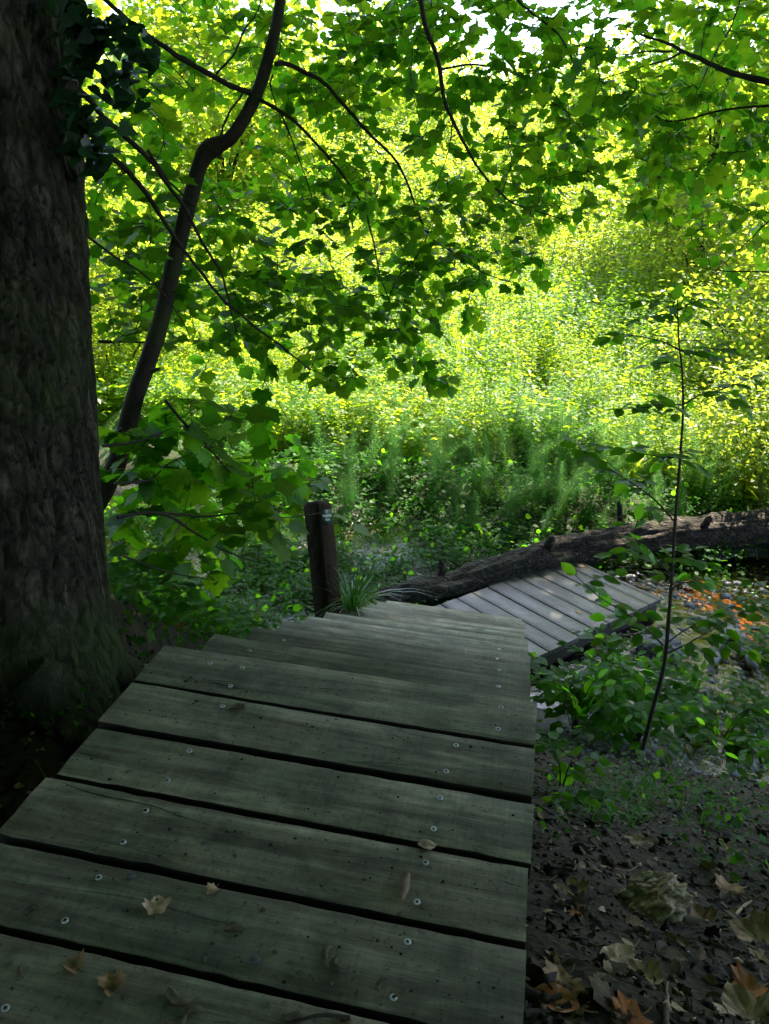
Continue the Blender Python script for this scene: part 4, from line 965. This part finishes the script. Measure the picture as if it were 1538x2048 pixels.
for px, py, s_, lab in [(262, 1755, .010, 'small round brown pebble above the leaf scrap'), (510, 1924, .010, 'small round dark pebble on the plank'), (262+288, 1905, .006, 'tiny blue grey pebble on the plank'), (407, 1921, .006, 'tiny tan pebble left of the dark pebble'), (470, 1713, .006, 'tiny dark speck of stone in the middle planks')]:
    o = link('pebble', lump_mesh('pebble', (s_, s_*.8, s_*.6), int(px), .2, 8), M['pebble']); o.location = at_z(px, py, 0)+np.array([0, 0, s_*.5]); tag(o, lab, 'pebble')
mb = MB()
A = at_z(560, 2060, 0); B = at_z(700, 2040, 0); mb.tube(smooth_curve([(0, 0, .004), tuple((B-A)*.5+np.array([0, .01, .012])), tuple(B-A+np.array([0, 0, .006]))], 5), np.linspace(.003, .005, 11), 6)
o = mb.build('twig', M['twig'], None, True); o.location = A; tag(o, 'knobbly dark twig lying along the bottom edge of the walkway', 'twig')

# crumbs on the planks: nobody could count them
mb = MB(); n = 620
px_ = RNG.uniform(XL+.03, XR-.03, n); py_ = RNG.uniform(.3, Y0-.02, n); fr = (Y0-py_) % PS
ok = (fr > .02) & (fr < PS-.02); px_, py_ = px_[ok], py_[ok]; m_ = len(px_)
octa = (np.array([(1, 0, 0), (-1, 0, 0), (0, 1, 0), (0, -1, 0), (0, 0, .5), (0, 0, -.2)]), np.array([(0, 2, 4), (2, 1, 4), (1, 3, 4), (3, 0, 4), (2, 0, 5), (1, 2, 5), (3, 1, 5), (0, 3, 5)]))
mb.scatter(octa[0], octa[1], rot_z(RNG.uniform(0, 6, m_)), np.column_stack([px_, py_, np.full(m_, .0015)]), RNG.gamma(2, .0011, m_)+.0006, RNG.uniform(0, .9, m_)**2)
tag(mb.build('crumbs', M['litter'], None), kind='stuff')

# leaf litter on the soil
mb = MB(); n = 26000
x = np.concatenate([RNG.uniform(.10, 2.9, n*3//4), RNG.uniform(-2.9, -1.1, n//4)]); y = np.concatenate([RNG.uniform(.3, 4.6, n*3//4), RNG.uniform(.6, 2.9, n//4)])
keep = (RNG.random(n) < np.clip(1.2-.22*y, .25, 1)); x, y = x[keep], y[keep]; n = len(x)
z = gz(x, y)+.004
D = RNG.normal(0, 1, (n, 3)); D[:, 2] *= .25; NN = np.array([0, 0, 1.0])+RNG.normal(0, .45, (n, 3))
tt = RNG.random(n)**1.6
half = n//2
h3 = half//3
for a_, b_, tm_, fz in ((0, h3, RHOMB, (.7, 1, 5)), (h3, 2*h3, OVAL, (1, .9, 4)), (2*h3, half, MAPLE_LO, (.9, .8, 3.5))):
    mb.scatter(tm_[0]*np.array(fz), tm_[1], frames(D[a_:b_], NN[a_:b_]), np.column_stack([x, y, z])[a_:b_], RNG.gamma(2.2, .009, b_-a_)+.007, tt[a_:b_])
mb.scatter(OVAL[0]*np.array([1, 1, 2.5]), OVAL[1], frames(D[half:half+900], NN[half:half+900]), np.column_stack([x, y, z+.004])[half:half+900], RNG.uniform(.03, .075, 900), tt[half:half+900])
q0 = half+900
mb.scatter(octa[0]*np.array([1, .7, 1.0]), octa[1], frames(D[q0:], NN[q0:]), np.column_stack([x, y, z])[q0:], RNG.gamma(2.2, .005, n-q0)+.003, tt[q0:])
for q in range(260):
    a = RNG.uniform(0, 6.28); L = RNG.uniform(.05, .22); xx, yy = (RNG.uniform(.15, 2.4), RNG.uniform(.4, 3.6)) if q < 200 else (RNG.uniform(-2.6, -1.15), RNG.uniform(.7, 2.5))
    c = np.array([gp(xx+math.cos(a)*L*k_+RNG.normal(0, .006), yy+math.sin(a)*L*k_+RNG.normal(0, .006), .010) for k_ in (0, .33, .66, 1)]); mb.tube(c, RNG.uniform(.0012, .0035), 4, RNG.uniform(.2, .95), cap=False)
tag(mb.build('leaf_litter', M['litter'], None), kind='stuff')

# ------------------------------------------------------------------ hornbeam saplings
def leafy(stem_mb, leaf_mb, pts, size, gap, tmpl=OVAL, droop=.15, tint=(.5, .2), tilt=.3, start=.0):
    """alternate leaves in two ranks along a twig"""
    pts = np.asarray(pts); seg = np.linalg.norm(np.diff(pts, axis=0), axis=1); L = seg.sum(); cum = np.concatenate([[0], np.cumsum(seg)])
    k = 0; s = start*L+gap*.5
    D = []; P = []; Sz = []
    while s < L:
        p_ = np.array([np.interp(s, cum, pts[:, i]) for i in range(3)]); q_ = np.array([np.interp(min(s+.03, L), cum, pts[:, i]) for i in range(3)]); d = q_-p_
        if np.linalg.norm(d) < 1e-4: d = pts[-1]-pts[-2]
        d /= np.linalg.norm(d)+1e-9; a = (1 if k % 2 else -1)*R(RNG.uniform(40, 65)); ca, sa = math.cos(a), math.sin(a)
        D.append((d[0]*ca-d[1]*sa, d[0]*sa+d[1]*ca, d[2]*.5-droop*RNG.uniform(.2, 1.5))); P.append(p_); Sz.append(size*RNG.uniform(.7, 1.2)); k += 1; s += gap*RNG.uniform(.7, 1.3)
    D.append(tuple(pts[-1]-pts[-2])); P.append(pts[-1]); Sz.append(size*.9)
    D = np.array(D); n_ = len(D); NN = np.array([0, 0, 1.0])+RNG.normal(0, tilt, (n_, 3))
    leaf_mb.scatter(tmpl[0], tmpl[1], frames(D, NN), np.array(P), np.array(Sz), np.clip(RNG.normal(tint[0], tint[1], n_), 0, 1))
def sapling(name, label, stem_px, d, r0_, branches, size, gap, mat='hornbeam', group=None, sub=True, cat='sapling'):
    sm = MB(); lm_ = MB(); c = smooth_curve([at(a, b, d+dd) for a, b, dd in stem_px], 6); base = c[0].copy()
    sm.tube(c-base, np.linspace(r0_, r0_*.25, len(c))*(1+RNG.normal(0, .05, len(c))), 8)
    for br in branches:
        b = smooth_curve([at(a_, b_, d+dd) for a_, b_, dd in br], 5); sm.tube(b-base, np.linspace(r0_*.42, .0016, len(b)), 5, cap=False)
        leafy(sm, lm_, b-base, size, gap, start=.25)
        if sub:
            for k in range(3, len(b), 3):
                e = b[k]+np.array([RNG.normal(0, .10), RNG.normal(0, .10), RNG.normal(.0, .03)])
                tw = smooth_curve([b[k], (b[k]+e)/2+np.array([0, 0, .01]), e], 3); sm.tube(tw-base, .0014, 4, cap=False); leafy(sm, lm_, tw-base, size*.9, gap)
    t_ = empty(name, base, label, cat, group); sm.build('stem', M['twig'], t_, True); lm_.build('foliage', M[mat], t_); return t_
sapling('hornbeam_sapling', 'slim upright hornbeam sapling beside the lower boardwalk', [(1285, 1500, .0), (1305, 1420, 0), (1328, 1330, 0), (1338, 1230, 0), (1345, 1130, 0), (1352, 1020, 0), (1360, 920, .0), (1366, 820, 0), (1364, 740, 0), (1358, 690, 0), (1356, 640, 0), (1355, 600, 0)], 3.75, .0105,
 [[(1348, 1042, 0), (1310, 1000, .05), (1262, 965, .1), (1215, 935, .1), (1170, 905, .15), (1145, 885, .2)],
  [(1366, 905, 0), (1340, 915, -.1), (1300, 910, -.1), (1255, 905, 0)],
  [(1368, 810, 0), (1330, 808, -.05), (1290, 815, -.1), (1240, 818, -.1)],
  [(1366, 810, 0), (1400, 790, .05), (1440, 780, .1), (1500, 758, .1)],
  [(1358, 700, 0), (1330, 685, 0), (1290, 675, 0), (1245, 668, .05)],
  [(1362, 735, 0), (1335, 725, 0), (1300, 730, 0)], [(1360, 700, 0), (1395, 705, 0), (1430, 695, 0)],
  [(1356, 640, 0), (1345, 620, 0), (1350, 600, 0)], [(1357, 620, 0), (1375, 610, 0), (1392, 592, .1)],
  [(1345, 1150, 0), (1300, 1110, -.1), (1270, 1075, -.2), (1275, 1040, -.2)],
  [(1340, 1120, 0), (1365, 1118, .1), (1390, 1122, .1)],
  [(1326, 1290, 0), (1290, 1255, -.1), (1250, 1225, -.2), (1200, 1195, -.2), (1150, 1150, -.2)],
  [(1330, 1290, 0), (1370, 1260, .1), (1430, 1230, .15), (1490, 1200, .2), (1560, 1165, .2)],
  [(1328, 1310, 0), (1370, 1290, 0), (1420, 1262, .0), (1480, 1225, .1), (1540, 1205, .1)],
  [(1340, 1180, 0), (1370, 1165, 0), (1410, 1160, .1)]], .092, .046)
def bush_px(label, base, d, n, spread, up, size, gap, seed, tmpl=OVAL):
    global RNG
    keep = RNG; RNG = np.random.default_rng(seed)
    b = at_ground(*base); d0 = float((b-CAM)@CF); sm = MB(); lf = MB()
    for k in range(n):
        a = RNG.uniform(0, 6.28); h = RNG.uniform(.4, 1)*up; w_ = RNG.uniform(.2, 1)*spread
        e = np.array([math.cos(a)*w_, math.sin(a)*w_, h]); mid = np.array([math.cos(a)*w_*.35, math.sin(a)*w_*.35, h*.75])
        c = smooth_curve([(0, 0, -.03), mid, e], 6); sm.tube(c, np.linspace(.005, .0018, len(c)), 5, cap=False); leafy(sm, lf, c, size, gap, tmpl, start=.3)
        for q in range(5, len(c), 2):
            a2 = a+RNG.uniform(-1.3, 1.3); L = RNG.uniform(.10, .24); e2 = c[q]+np.array([math.cos(a2)*L, math.sin(a2)*L, RNG.uniform(-.05, .06)])
            tw = smooth_curve([c[q], (c[q]+e2)/2+np.array([0, 0, .02]), e2], 3); sm.tube(tw, .0014, 4, cap=False); leafy(sm, lf, tw, size*.95, gap, tmpl)
    t_ = empty('hornbeam_bush', b, label, 'bush', 'low leafy bushes on the stream bank'); sm.build('stem', M['twig'], t_, True); lf.build('foliage', M['hornbeam'], t_); RNG = keep
bush_px('broad low hornbeam bush against the lower steps', (1150, 1470), 0, 19, .50, .58, .105, .06, 11)
bush_px('hornbeam bush around the foot of the upright sapling', (1270, 1490), 0, 17, .48, .58, .10, .06, 12)
bush_px('loose hornbeam bush overhanging the sparkling stream', (1430, 1520), 0, 13, .52, .50, .10, .07, 13)
bush_px('taller hornbeam bush leaning over the edge of the lower boardwalk', (1195, 1400), 0, 9, .42, .66, .095, .06, 16)
bush_px('airy hornbeam bush growing among the wet stones', (1390, 1410), 0, 5, .4, .5, .09, .07, 17)
bush_px('small hornbeam seedling at the edge of the bare soil', (1120, 1600), 0, 5, .22, .20, .075, .06, 14)
bush_px('leafy bush at the right margin of the stream', (1530, 1480), 0, 12, .45, .52, .085, .06, 15)
bush_px('hornbeam bush hanging over the forked dead branch at the right edge', (1540, 1400), 0, 12, .5, .62, .09, .06, 18)

# ------------------------------------------------------------------ herbs, grass, sedges, horsetails
def blades(mb, pos, n, L, wdt, spread, r, droop=1.0, tint=(.5, .2)):
    for k in range(n):
        a = r.uniform(0, 6.28); l_ = L*r.uniform(.5, 1.15); o_ = spread*r.uniform(0, .25); ca, sa = math.cos(a), math.sin(a)
        out_ = r.uniform(.25, .8)*droop
        tpar = np.linspace(0, 1, 6); hx = o_+l_*out_*tpar**1.7; hz = l_*(tpar*(1.05-.35*out_)-.45*out_*tpar**3)
        c = np.column_stack([pos[0]+ca*hx, pos[1]+sa*hx, pos[2]+hz]); wv = np.array([-sa, ca, 0])*wdt*.5; ww = np.array([1, 1, .9, .75, .45, .05])[:, None]
        V = np.concatenate([c-wv*ww, c+wv*ww]); F = np.array([(i, i+1, 7+i, 6+i) for i in range(5)]); mb.add(V, F, np.clip(r.normal(tint[0], tint[1]), 0, 1))
r = np.random.default_rng(5)
b = at(705, 1200, 5.4); mb = MB(); blades(mb, (0, 0, -.1), 110, .50, .008, .25, r, 1.5)
o = mb.build('sedge_tuft', M['sedge'], None); o.location = b; tag(o, 'arching green sedge tuft growing just behind the marker post', 'grass tuft')
mb = MB()
for k in range(70):
    px, py = r.uniform(1090, 1420), r.uniform(1560, 1660); p_ = at_ground(px, py); blades(mb, p_-np.array([0, 0, .01]), 7, r.uniform(.08, .2), .004, .04, r, 1.0, (.5, .3))
tag(mb.build('grass', M['sedge'], None), kind='stuff')
mb = MB()
for k in range(40):
    px, py = r.uniform(1160, 1420), r.uniform(1540, 1640); p_ = at_ground(px, py); blades(mb, p_, 6, r.uniform(.08, .18), .003, .04, r, 1.2)
tag(mb.build('dry_grass', M['drygrass'], None), kind='stuff')

# low herbs on the banks: one mass of small leaves
def herb_template(seed, n=16, h=.16, sz=.035, spread=.09):
    r = np.random.default_rng(seed); mb = MB(); P = np.column_stack([r.normal(0, spread, n), r.normal(0, spread, n), r.uniform(.25, 1, n)*h]); D = np.column_stack([P[:, 0]+r.normal(0, .03, n), P[:, 1]+r.normal(0, .03, n), r.normal(0, .02, n)])
    NN = np.array([0, 0, 1.0])+r.normal(0, .35, (n, 3))
    tm = MAPLE_LO if seed % 2 else OVAL
    mb.scatter(tm[0], tm[1], frames(D, NN), P, sz*r.uniform(.6, 1.4, n), r.normal(0, .12, n))
    for p_ in P[::3]: mb.tube([(p_[0]*.2, p_[1]*.2, -.03), p_], .001, 3, 0, cap=False)
    return np.concatenate(mb.V), np.concatenate(mb.F), np.concatenate(mb.T)
mb = MB(); r = np.random.default_rng(77)
def strew(mb, tmpls, x, y, smin, smax, tint=(.5, .2), dz=0, r=r):
    u_ = (x-DX)*db[0]+(y-DY)*db[1]; v_ = (x-DX)*dr[0]+(y-DY)*dr[1]; free = ~((u_ > -.15) & (u_ < 15*DS) & (v_ > -.12) & (v_ < DW+.12)); x, y = x[free], y[free]
    n = len(x); z = gz(x, y)+dz; a = r.uniform(0, 6.28, n); which = r.integers(0, len(tmpls), n); s = r.uniform(smin, smax, n); tt = np.clip(r.normal(tint[0], tint[1], n), .05, .95)
    for k, (tv, tf, vt) in enumerate(tmpls):
        q = which == k
        mb.scatter(tv, tf, rot_z(a[q]), np.column_stack([x, y, z])[q], s[q], tt[q], vt)
herbs = [herb_template(k) for k in range(6)]
x = r.uniform(-5.0, -1.15, 2600); y = r.uniform(2.7, 8.5, 2600)
keep = fbm(x*1.2, y*1.2, 5) > -.12-.25*(y < 5.5); strew(mb, herbs, x[keep], y[keep], .7, 1.5)
x = r.uniform(.15, 2.6, 130); y = r.uniform(2.0, 4.8, 130); keep = (y > 2.3+.2*x) & (fbm(x*1.6, y*1.6, 15) > -.05); strew(mb, herbs, x[keep], y[keep], .5, 1.1, (.4, .2))
x = r.uniform(2.9, 4.8, 260); y = r.uniform(4.6, 7.4, 260); strew(mb, herbs, x, y, .8, 1.4, (.6, .2))
x = r.uniform(-2.2, .9, 700); y = r.uniform(6.6, 8.9, 700); keep = fbm(x*1.5, y*1.5, 91) > -.22; strew(mb, herbs, x[keep], y[keep], .7, 1.4, (.4, .2), .04)
x = r.uniform(-4, 3, 520); y = r.uniform(8.6, 10.2, 520); strew(mb, herbs, x, y, .9, 1.8, (.45, .2))
x = r.uniform(-1.5, -.95, 40); y = r.uniform(1.75, 2.4, 40); strew(mb, herbs, x, y, .35, .7, (.3, .2))
tag(mb.build('herb_cover', M['herb'], None), kind='stuff')

mb = MB(); r = np.random.default_rng(81); n = 6500
x = r.uniform(.5, 4.2, n); y = r.uniform(3.6, 8.6, n); z = gz(x, y); keep = (z < -2.05) & (fbm(x*1.7, y*1.7, 66) > -.22); x, y, z = x[keep], y[keep], z[keep]; n = len(x)
mb.scatter(octa[0]*np.array([1, .75, .9]), octa[1], rot_z(r.uniform(0, 6, n)), np.column_stack([x, y, np.where(r.random(n) < .7, np.maximum(z, -2.465), z)]), r.gamma(2.4, .011, n)+.006, r.random(n))
tag(mb.build('gravel', M['rock'], None), kind='stuff')
mb = MB(); n = 330
x = np.concatenate([r.uniform(-6.5, 1.5, 230), r.uniform(2.6, 4.4, 100)]); y = np.concatenate([r.uniform(22.5, 24.8, 230), r.uniform(9.6, 11.0, 100)])
for i in range(n):
    h_ = r.uniform(1.2, 2.4) if i < 230 else r.uniform(.5, 1.1); b0 = gp(x[i], y[i]); ln = r.normal(0, .25 if i < 230 else .5, 2)*h_*.6
    mb.tube([b0, b0+np.array([ln[0]*.4, ln[1]*.4, h_*.6]), b0+np.array([ln[0], ln[1], h_])], [.010, .007, .003] if i < 230 else [.006, .004, .002], 4, r.random(), cap=False)
tag(mb.build('dead_stems', M['drygrass'], None), kind='stuff')

# horsetails
def horsetail_template(seed, h=.95):
    r = np.random.default_rng(seed); mb = MB(); lean = r.normal(0, .32, 2)
    ax_ = lambda t_: np.array([lean[0]*t_*t_*h, lean[1]*t_*t_*h, t_*h])
    mb.tube([ax_(t_) for t_ in (0, .3, .6, 1)], [.005, .0045, .003, .001], 4, .1, cap=False)
    for k in range(22):
        t_ = .18+.80*k/21; L = .26*(1-.75*max(0, t_-.35)/.65)*(.6+.4*min(1, t_/.3)); c = ax_(t_); n = 10; a0 = r.uniform(0, 6.28)
        for j in range(n):
            a = a0+6.283*j/n+r.normal(0, .08); d = np.array([math.cos(a), math.sin(a), 0]); wv = np.array([-math.sin(a), math.cos(a), 0])*.0024
            p1 = c+d*L*.5+np.array([0, 0, L*.25]); p2 = c+d*L*r.uniform(.85, 1.05)+np.array([0, 0, L*r.uniform(-.05, .2)])
            mb.add(np.array([c-wv, c+wv, p1+wv, p1-wv, p2]), np.array([(0, 1, 2), (0, 2, 3), (3, 2, 4)]), r.normal(0, .1))
    return np.concatenate(mb.V), np.concatenate(mb.F), np.concatenate(mb.T)
hts = [horsetail_template(k) for k in range(4)]
mb = MB(); r = np.random.default_rng(78)
x = np.concatenate([r.uniform(-2.4, 2.9, 230), r.uniform(-6, -2.4, 30)]); y = np.concatenate([r.uniform(8.6, 11.8, 230), r.uniform(8.5, 12, 30)])
keep = y > 8.7+.35*np.clip(x, 0, 3); strew(mb, hts, x[keep], y[keep], .42, 1.02, (.65, .25), -.03, r)
tag(mb.build('horsetails', M['horsetail'], None), kind='stuff')

# meadow of tall herbs
def meadow_template(seed, h, nl, sz, tmpl=RHOMB):
    r = np.random.default_rng(seed); mb = MB(); D = []; P = []; S = []
    for st_ in range(3):
        ox, oy = r.normal(0, .10, 2); hh_ = h*r.uniform(.7, 1.1); lx, ly = r.normal(0, .10, 2)
        mb.tube([(ox, oy, 0), (ox+lx*.5, oy+ly*.5, hh_*.6), (ox+lx, oy+ly, hh_)], [.006, .004, .002], 3, 0, cap=False)
        for k in range(nl):
            t_ = (k+.5)/nl; t_ = .15+.85*t_; a = k*1.9+r.uniform(0, .8); p_ = np.array([ox+lx*t_, oy+ly*t_, hh_*t_])
            for s in (0, math.pi):
                D.append((math.cos(a+s), math.sin(a+s), r.uniform(-.5, .35))); P.append(p_); S.append(sz*(1.15-.6*t_)*r.uniform(.7, 1.3))
    D = np.array(D); NN = np.array([0, 0, 1.0])+r.normal(0, .35, (len(D), 3)); mb.scatter(tmpl[0], tmpl[1], frames(D, NN), np.array(P)+D*.02, np.array(S), r.normal(0, .07, len(D)))
    return np.concatenate(mb.V), np.concatenate(mb.F), np.concatenate(mb.T)
mts = [meadow_template(100+k, *q) for k, q in enumerate([(1.0, 11, .15), (1.25, 14, .13), (.75, 9, .15), (1.4, 15, .115), (.9, 13, .10), (1.1, 10, .17), (1.35, 20, .13, (RHOMB[0]*np.array([.5, 1, 1]), RHOMB[1])), (.85, 5, .24, OVAL), (1.5, 22, .10, (RHOMB[0]*np.array([.45, 1, 1]), RHOMB[1]))])]
g_ = MB(); gr_ = np.random.default_rng(6); blades(g_, (0, 0, -.05), 34, 1.15, .010, .3, gr_, .9, (.0, .1)); mts.append((np.concatenate(g_.V), np.concatenate(g_.F), np.concatenate(g_.T)))
NT = len(mts)
mb = MB(); r = np.random.default_rng(79)
n = 9000; y = r.uniform(10.2, 27, n)**1.0; x = r.uniform(-1, 1, n)*(3.0+y*.62)-y*.20
keep = (fbm(x*.5, y*.5, 33) > -.33); x, y = x[keep], y[keep]
hsc = .8+.45*sstep(12, 20, y)
n = len(x); which = r.integers(0, NT, n); a = r.uniform(0, 6.28, n); z = gz(x, y)-.03; tt = np.clip(.45+.85*fbm(x*.45, y*.45, 44)+r.normal(0, .10, n), .02, .98); s = r.uniform(.75, 1.25, n)*hsc
patch = (np.clip((fbm(x*.35, y*.35, 51)*1.3+.5), 0, .999)*NT).astype(int); which = np.where(r.random(n) < .72, (patch*7) % NT, which)
for k, (tv, tf, vt) in enumerate(mts):
    q = which == k; mb.scatter(tv, tf, rot_z(a[q]), np.column_stack([x, y, z])[q], s[q], tt[q], vt)
tag(mb.build('meadow_plants', M['meadow'], None), kind='stuff')

# ------------------------------------------------------------------ shrubs and trees beyond
def shrub_mesh(seed, rx, n_clump, per, size, clump=.28):
    mb, cs = crown_mb((0, 0, rx[2]*.95), rx, n_clump, per, size, DIAM, seed, clump, .75)
    lb = MB()
    for i in range(14):
        e = cs[i*7 % len(cs)]; c = smooth_curve([(RNG.normal(0, .1), RNG.normal(0, .1), -.2), e*np.array([.45, .45, .6]), e], 4); lb.tube(c, np.linspace(.03, .006, len(c)), 5, cap=False)
    return mb.mesh('foliage'), lb.mesh('stem', True)
SHR = [shrub_mesh(301, (1.7, 1.6, 1.5), 240, 26, .12), shrub_mesh(302, (1.4, 1.5, 1.9), 240, 26, .10), shrub_mesh(303, (2.1, 1.8, 1.4), 280, 26, .11), shrub_mesh(304, (1.5, 1.4, 2.3), 260, 26, .13)]
FOL = []
for k, (f_, s_) in enumerate(SHR):
    s_.materials.append(M['twig']); f2 = f_.copy(); f_.materials.append(M['shrub']); f2.materials.append(M['shrub2']); FOL.append((f_, f2))
ORD = 'first second third fourth fifth sixth seventh eighth ninth tenth eleventh twelfth thirteenth fourteenth fifteenth sixteenth seventeenth eighteenth nineteenth twentieth'.split()
def shrub(x, y, k, sc, yellow, label, group):
    b = gp(x, y, -.15); t_ = empty('shrub', b, label, 'shrub', group, RNG.uniform(0, 6.28)); t_.scale = (sc, sc, sc*RNG.uniform(.85, 1.15))
    link('foliage', FOL[k][1 if yellow else 0], None, t_); link('stem', SHR[k][1], None, t_); return t_
rows = [(25.5, 15, 'front', .95, (-17, 9)), (31, 16, 'second', 1.25, (-22, 11)), (38, 17, 'third', 1.6, (-27, 14)), (47, 17, 'highest', 1.9, (-34, 19))]
for yr, n, nm, sc, (xa, xb) in rows:
    for i in range(n):
        x = xa+(xb-xa)*(i+.5)/n+RNG.normal(0, .25); y = yr+RNG.normal(0, .9)
        ye = RNG.random() < .16
        shrub(x, y, int(RNG.integers(4)), sc*RNG.uniform(.8, 1.2), ye, ('%s shrub, %s from the left in the %s row on the far sunlit slope' % ('yellowish' if ye else 'bright green', ORD[i], nm)), 'shrubs on the far sunlit slope')
# nearer bushes at the right margin of the meadow
for x, y, k, sc, ye, lab in [(3.0, 10.6, 0, .62, False, 'lowest bright bush standing over the right end of the fallen log'), (4.2, 12.6, 3, .85, True, 'tall yellow green bush at the right margin of the meadow'), (3.7, 14.8, 2, .95, False, 'spreading green bush behind the tall yellow green one'), (5.4, 17.5, 1, 1.3, True, 'large bush at the right back corner of the meadow'), (3.6, 20.5, 0, 1.2, True, 'rounded bush before the front row of slope shrubs'), (-7.2, 12.5, 3, .9, True, 'yellow lit bush seen left of the leaning maple'), (-9.0, 16.0, 1, 1.2, True, 'yellow lit bush behind the massive trunk'), (-6.3, 18.0, 2, 1.1, True, 'broad yellow lit bush behind the leaning maple')]:
    shrub(x, y, k, sc, ye, lab, None)
for x, y, k, sc, lab in [(-5.4, -.3, 3, 1.4, 'added unseen thicket bush on the slope left of the walkway, blocking side light'), (-7.2, 2.2, 0, 1.4, 'added unseen thicket bush left of the massive trunk, blocking side light'), (-3.2, -3.0, 1, 1.5, 'added unseen thicket bush behind the viewer on the left, blocking low light'), (3.4, -3.2, 2, 1.5, 'added unseen thicket bush behind the viewer on the right, blocking low light'), (5.4, .2, 3, 1.6, 'added unseen thicket bush on the slope right of the walkway, blocking side light'), (.4, -5.2, 0, 1.6, 'added unseen thicket bush straight behind the viewer, blocking low light')]:
    shrub(x, y, k, sc, False, lab, None)  # unseen bushes added to cut low ambient light on trunk and deck
# lit trees beyond
def far_tree(x, y, h, rx, seed, label, mat, size=.17, n=430):
    b = gp(x, y); t_ = empty('lit_tree', b, label, 'tree', 'sunlit trees around the meadow'); mb = MB()
    tp = np.array([0, 0, h*.55]); mb.tube(smooth_curve([(0, 0, -.3), (.1, .05, h*.3), tp], 5), np.linspace(.16, .07, 11), 9); mb.build('trunk', M['bark_young'], t_, True)
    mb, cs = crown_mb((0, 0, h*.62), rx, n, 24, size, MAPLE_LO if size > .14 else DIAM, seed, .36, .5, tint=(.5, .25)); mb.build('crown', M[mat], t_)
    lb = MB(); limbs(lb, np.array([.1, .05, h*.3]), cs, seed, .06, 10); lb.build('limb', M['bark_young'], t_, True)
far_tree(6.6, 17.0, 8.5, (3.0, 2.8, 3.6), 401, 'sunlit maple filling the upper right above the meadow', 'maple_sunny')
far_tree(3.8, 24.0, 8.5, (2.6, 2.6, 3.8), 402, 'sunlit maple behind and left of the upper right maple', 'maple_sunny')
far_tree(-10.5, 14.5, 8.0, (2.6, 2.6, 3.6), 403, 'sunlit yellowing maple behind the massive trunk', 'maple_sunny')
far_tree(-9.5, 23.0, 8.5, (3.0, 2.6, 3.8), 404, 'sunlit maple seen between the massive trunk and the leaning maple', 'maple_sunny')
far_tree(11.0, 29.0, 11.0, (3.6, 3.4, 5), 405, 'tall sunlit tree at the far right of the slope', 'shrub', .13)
mb = MB(); r = np.random.default_rng(80)
for k in range(34):
    x = -75+115*k/33+r.normal(0, 1.5); y = 72+r.normal(0, 5); h = r.uniform(6, 8.5)
    q, cs = crown_mb((x, y, float(gz(x, y))+h*.5), (3.4, 3.2, h*.5), 120, 22, .34, DIAM, 500+k, .6, .7, tint=(.4, .2))
    for v, f, t_ in zip(q.V, q.F, q.T): mb.V.append(v); mb.F.append(f+mb.n); mb.T.append(t_); mb.n += len(v)
tag(mb.build('far_woodland', M['shrub'], None), kind='stuff')
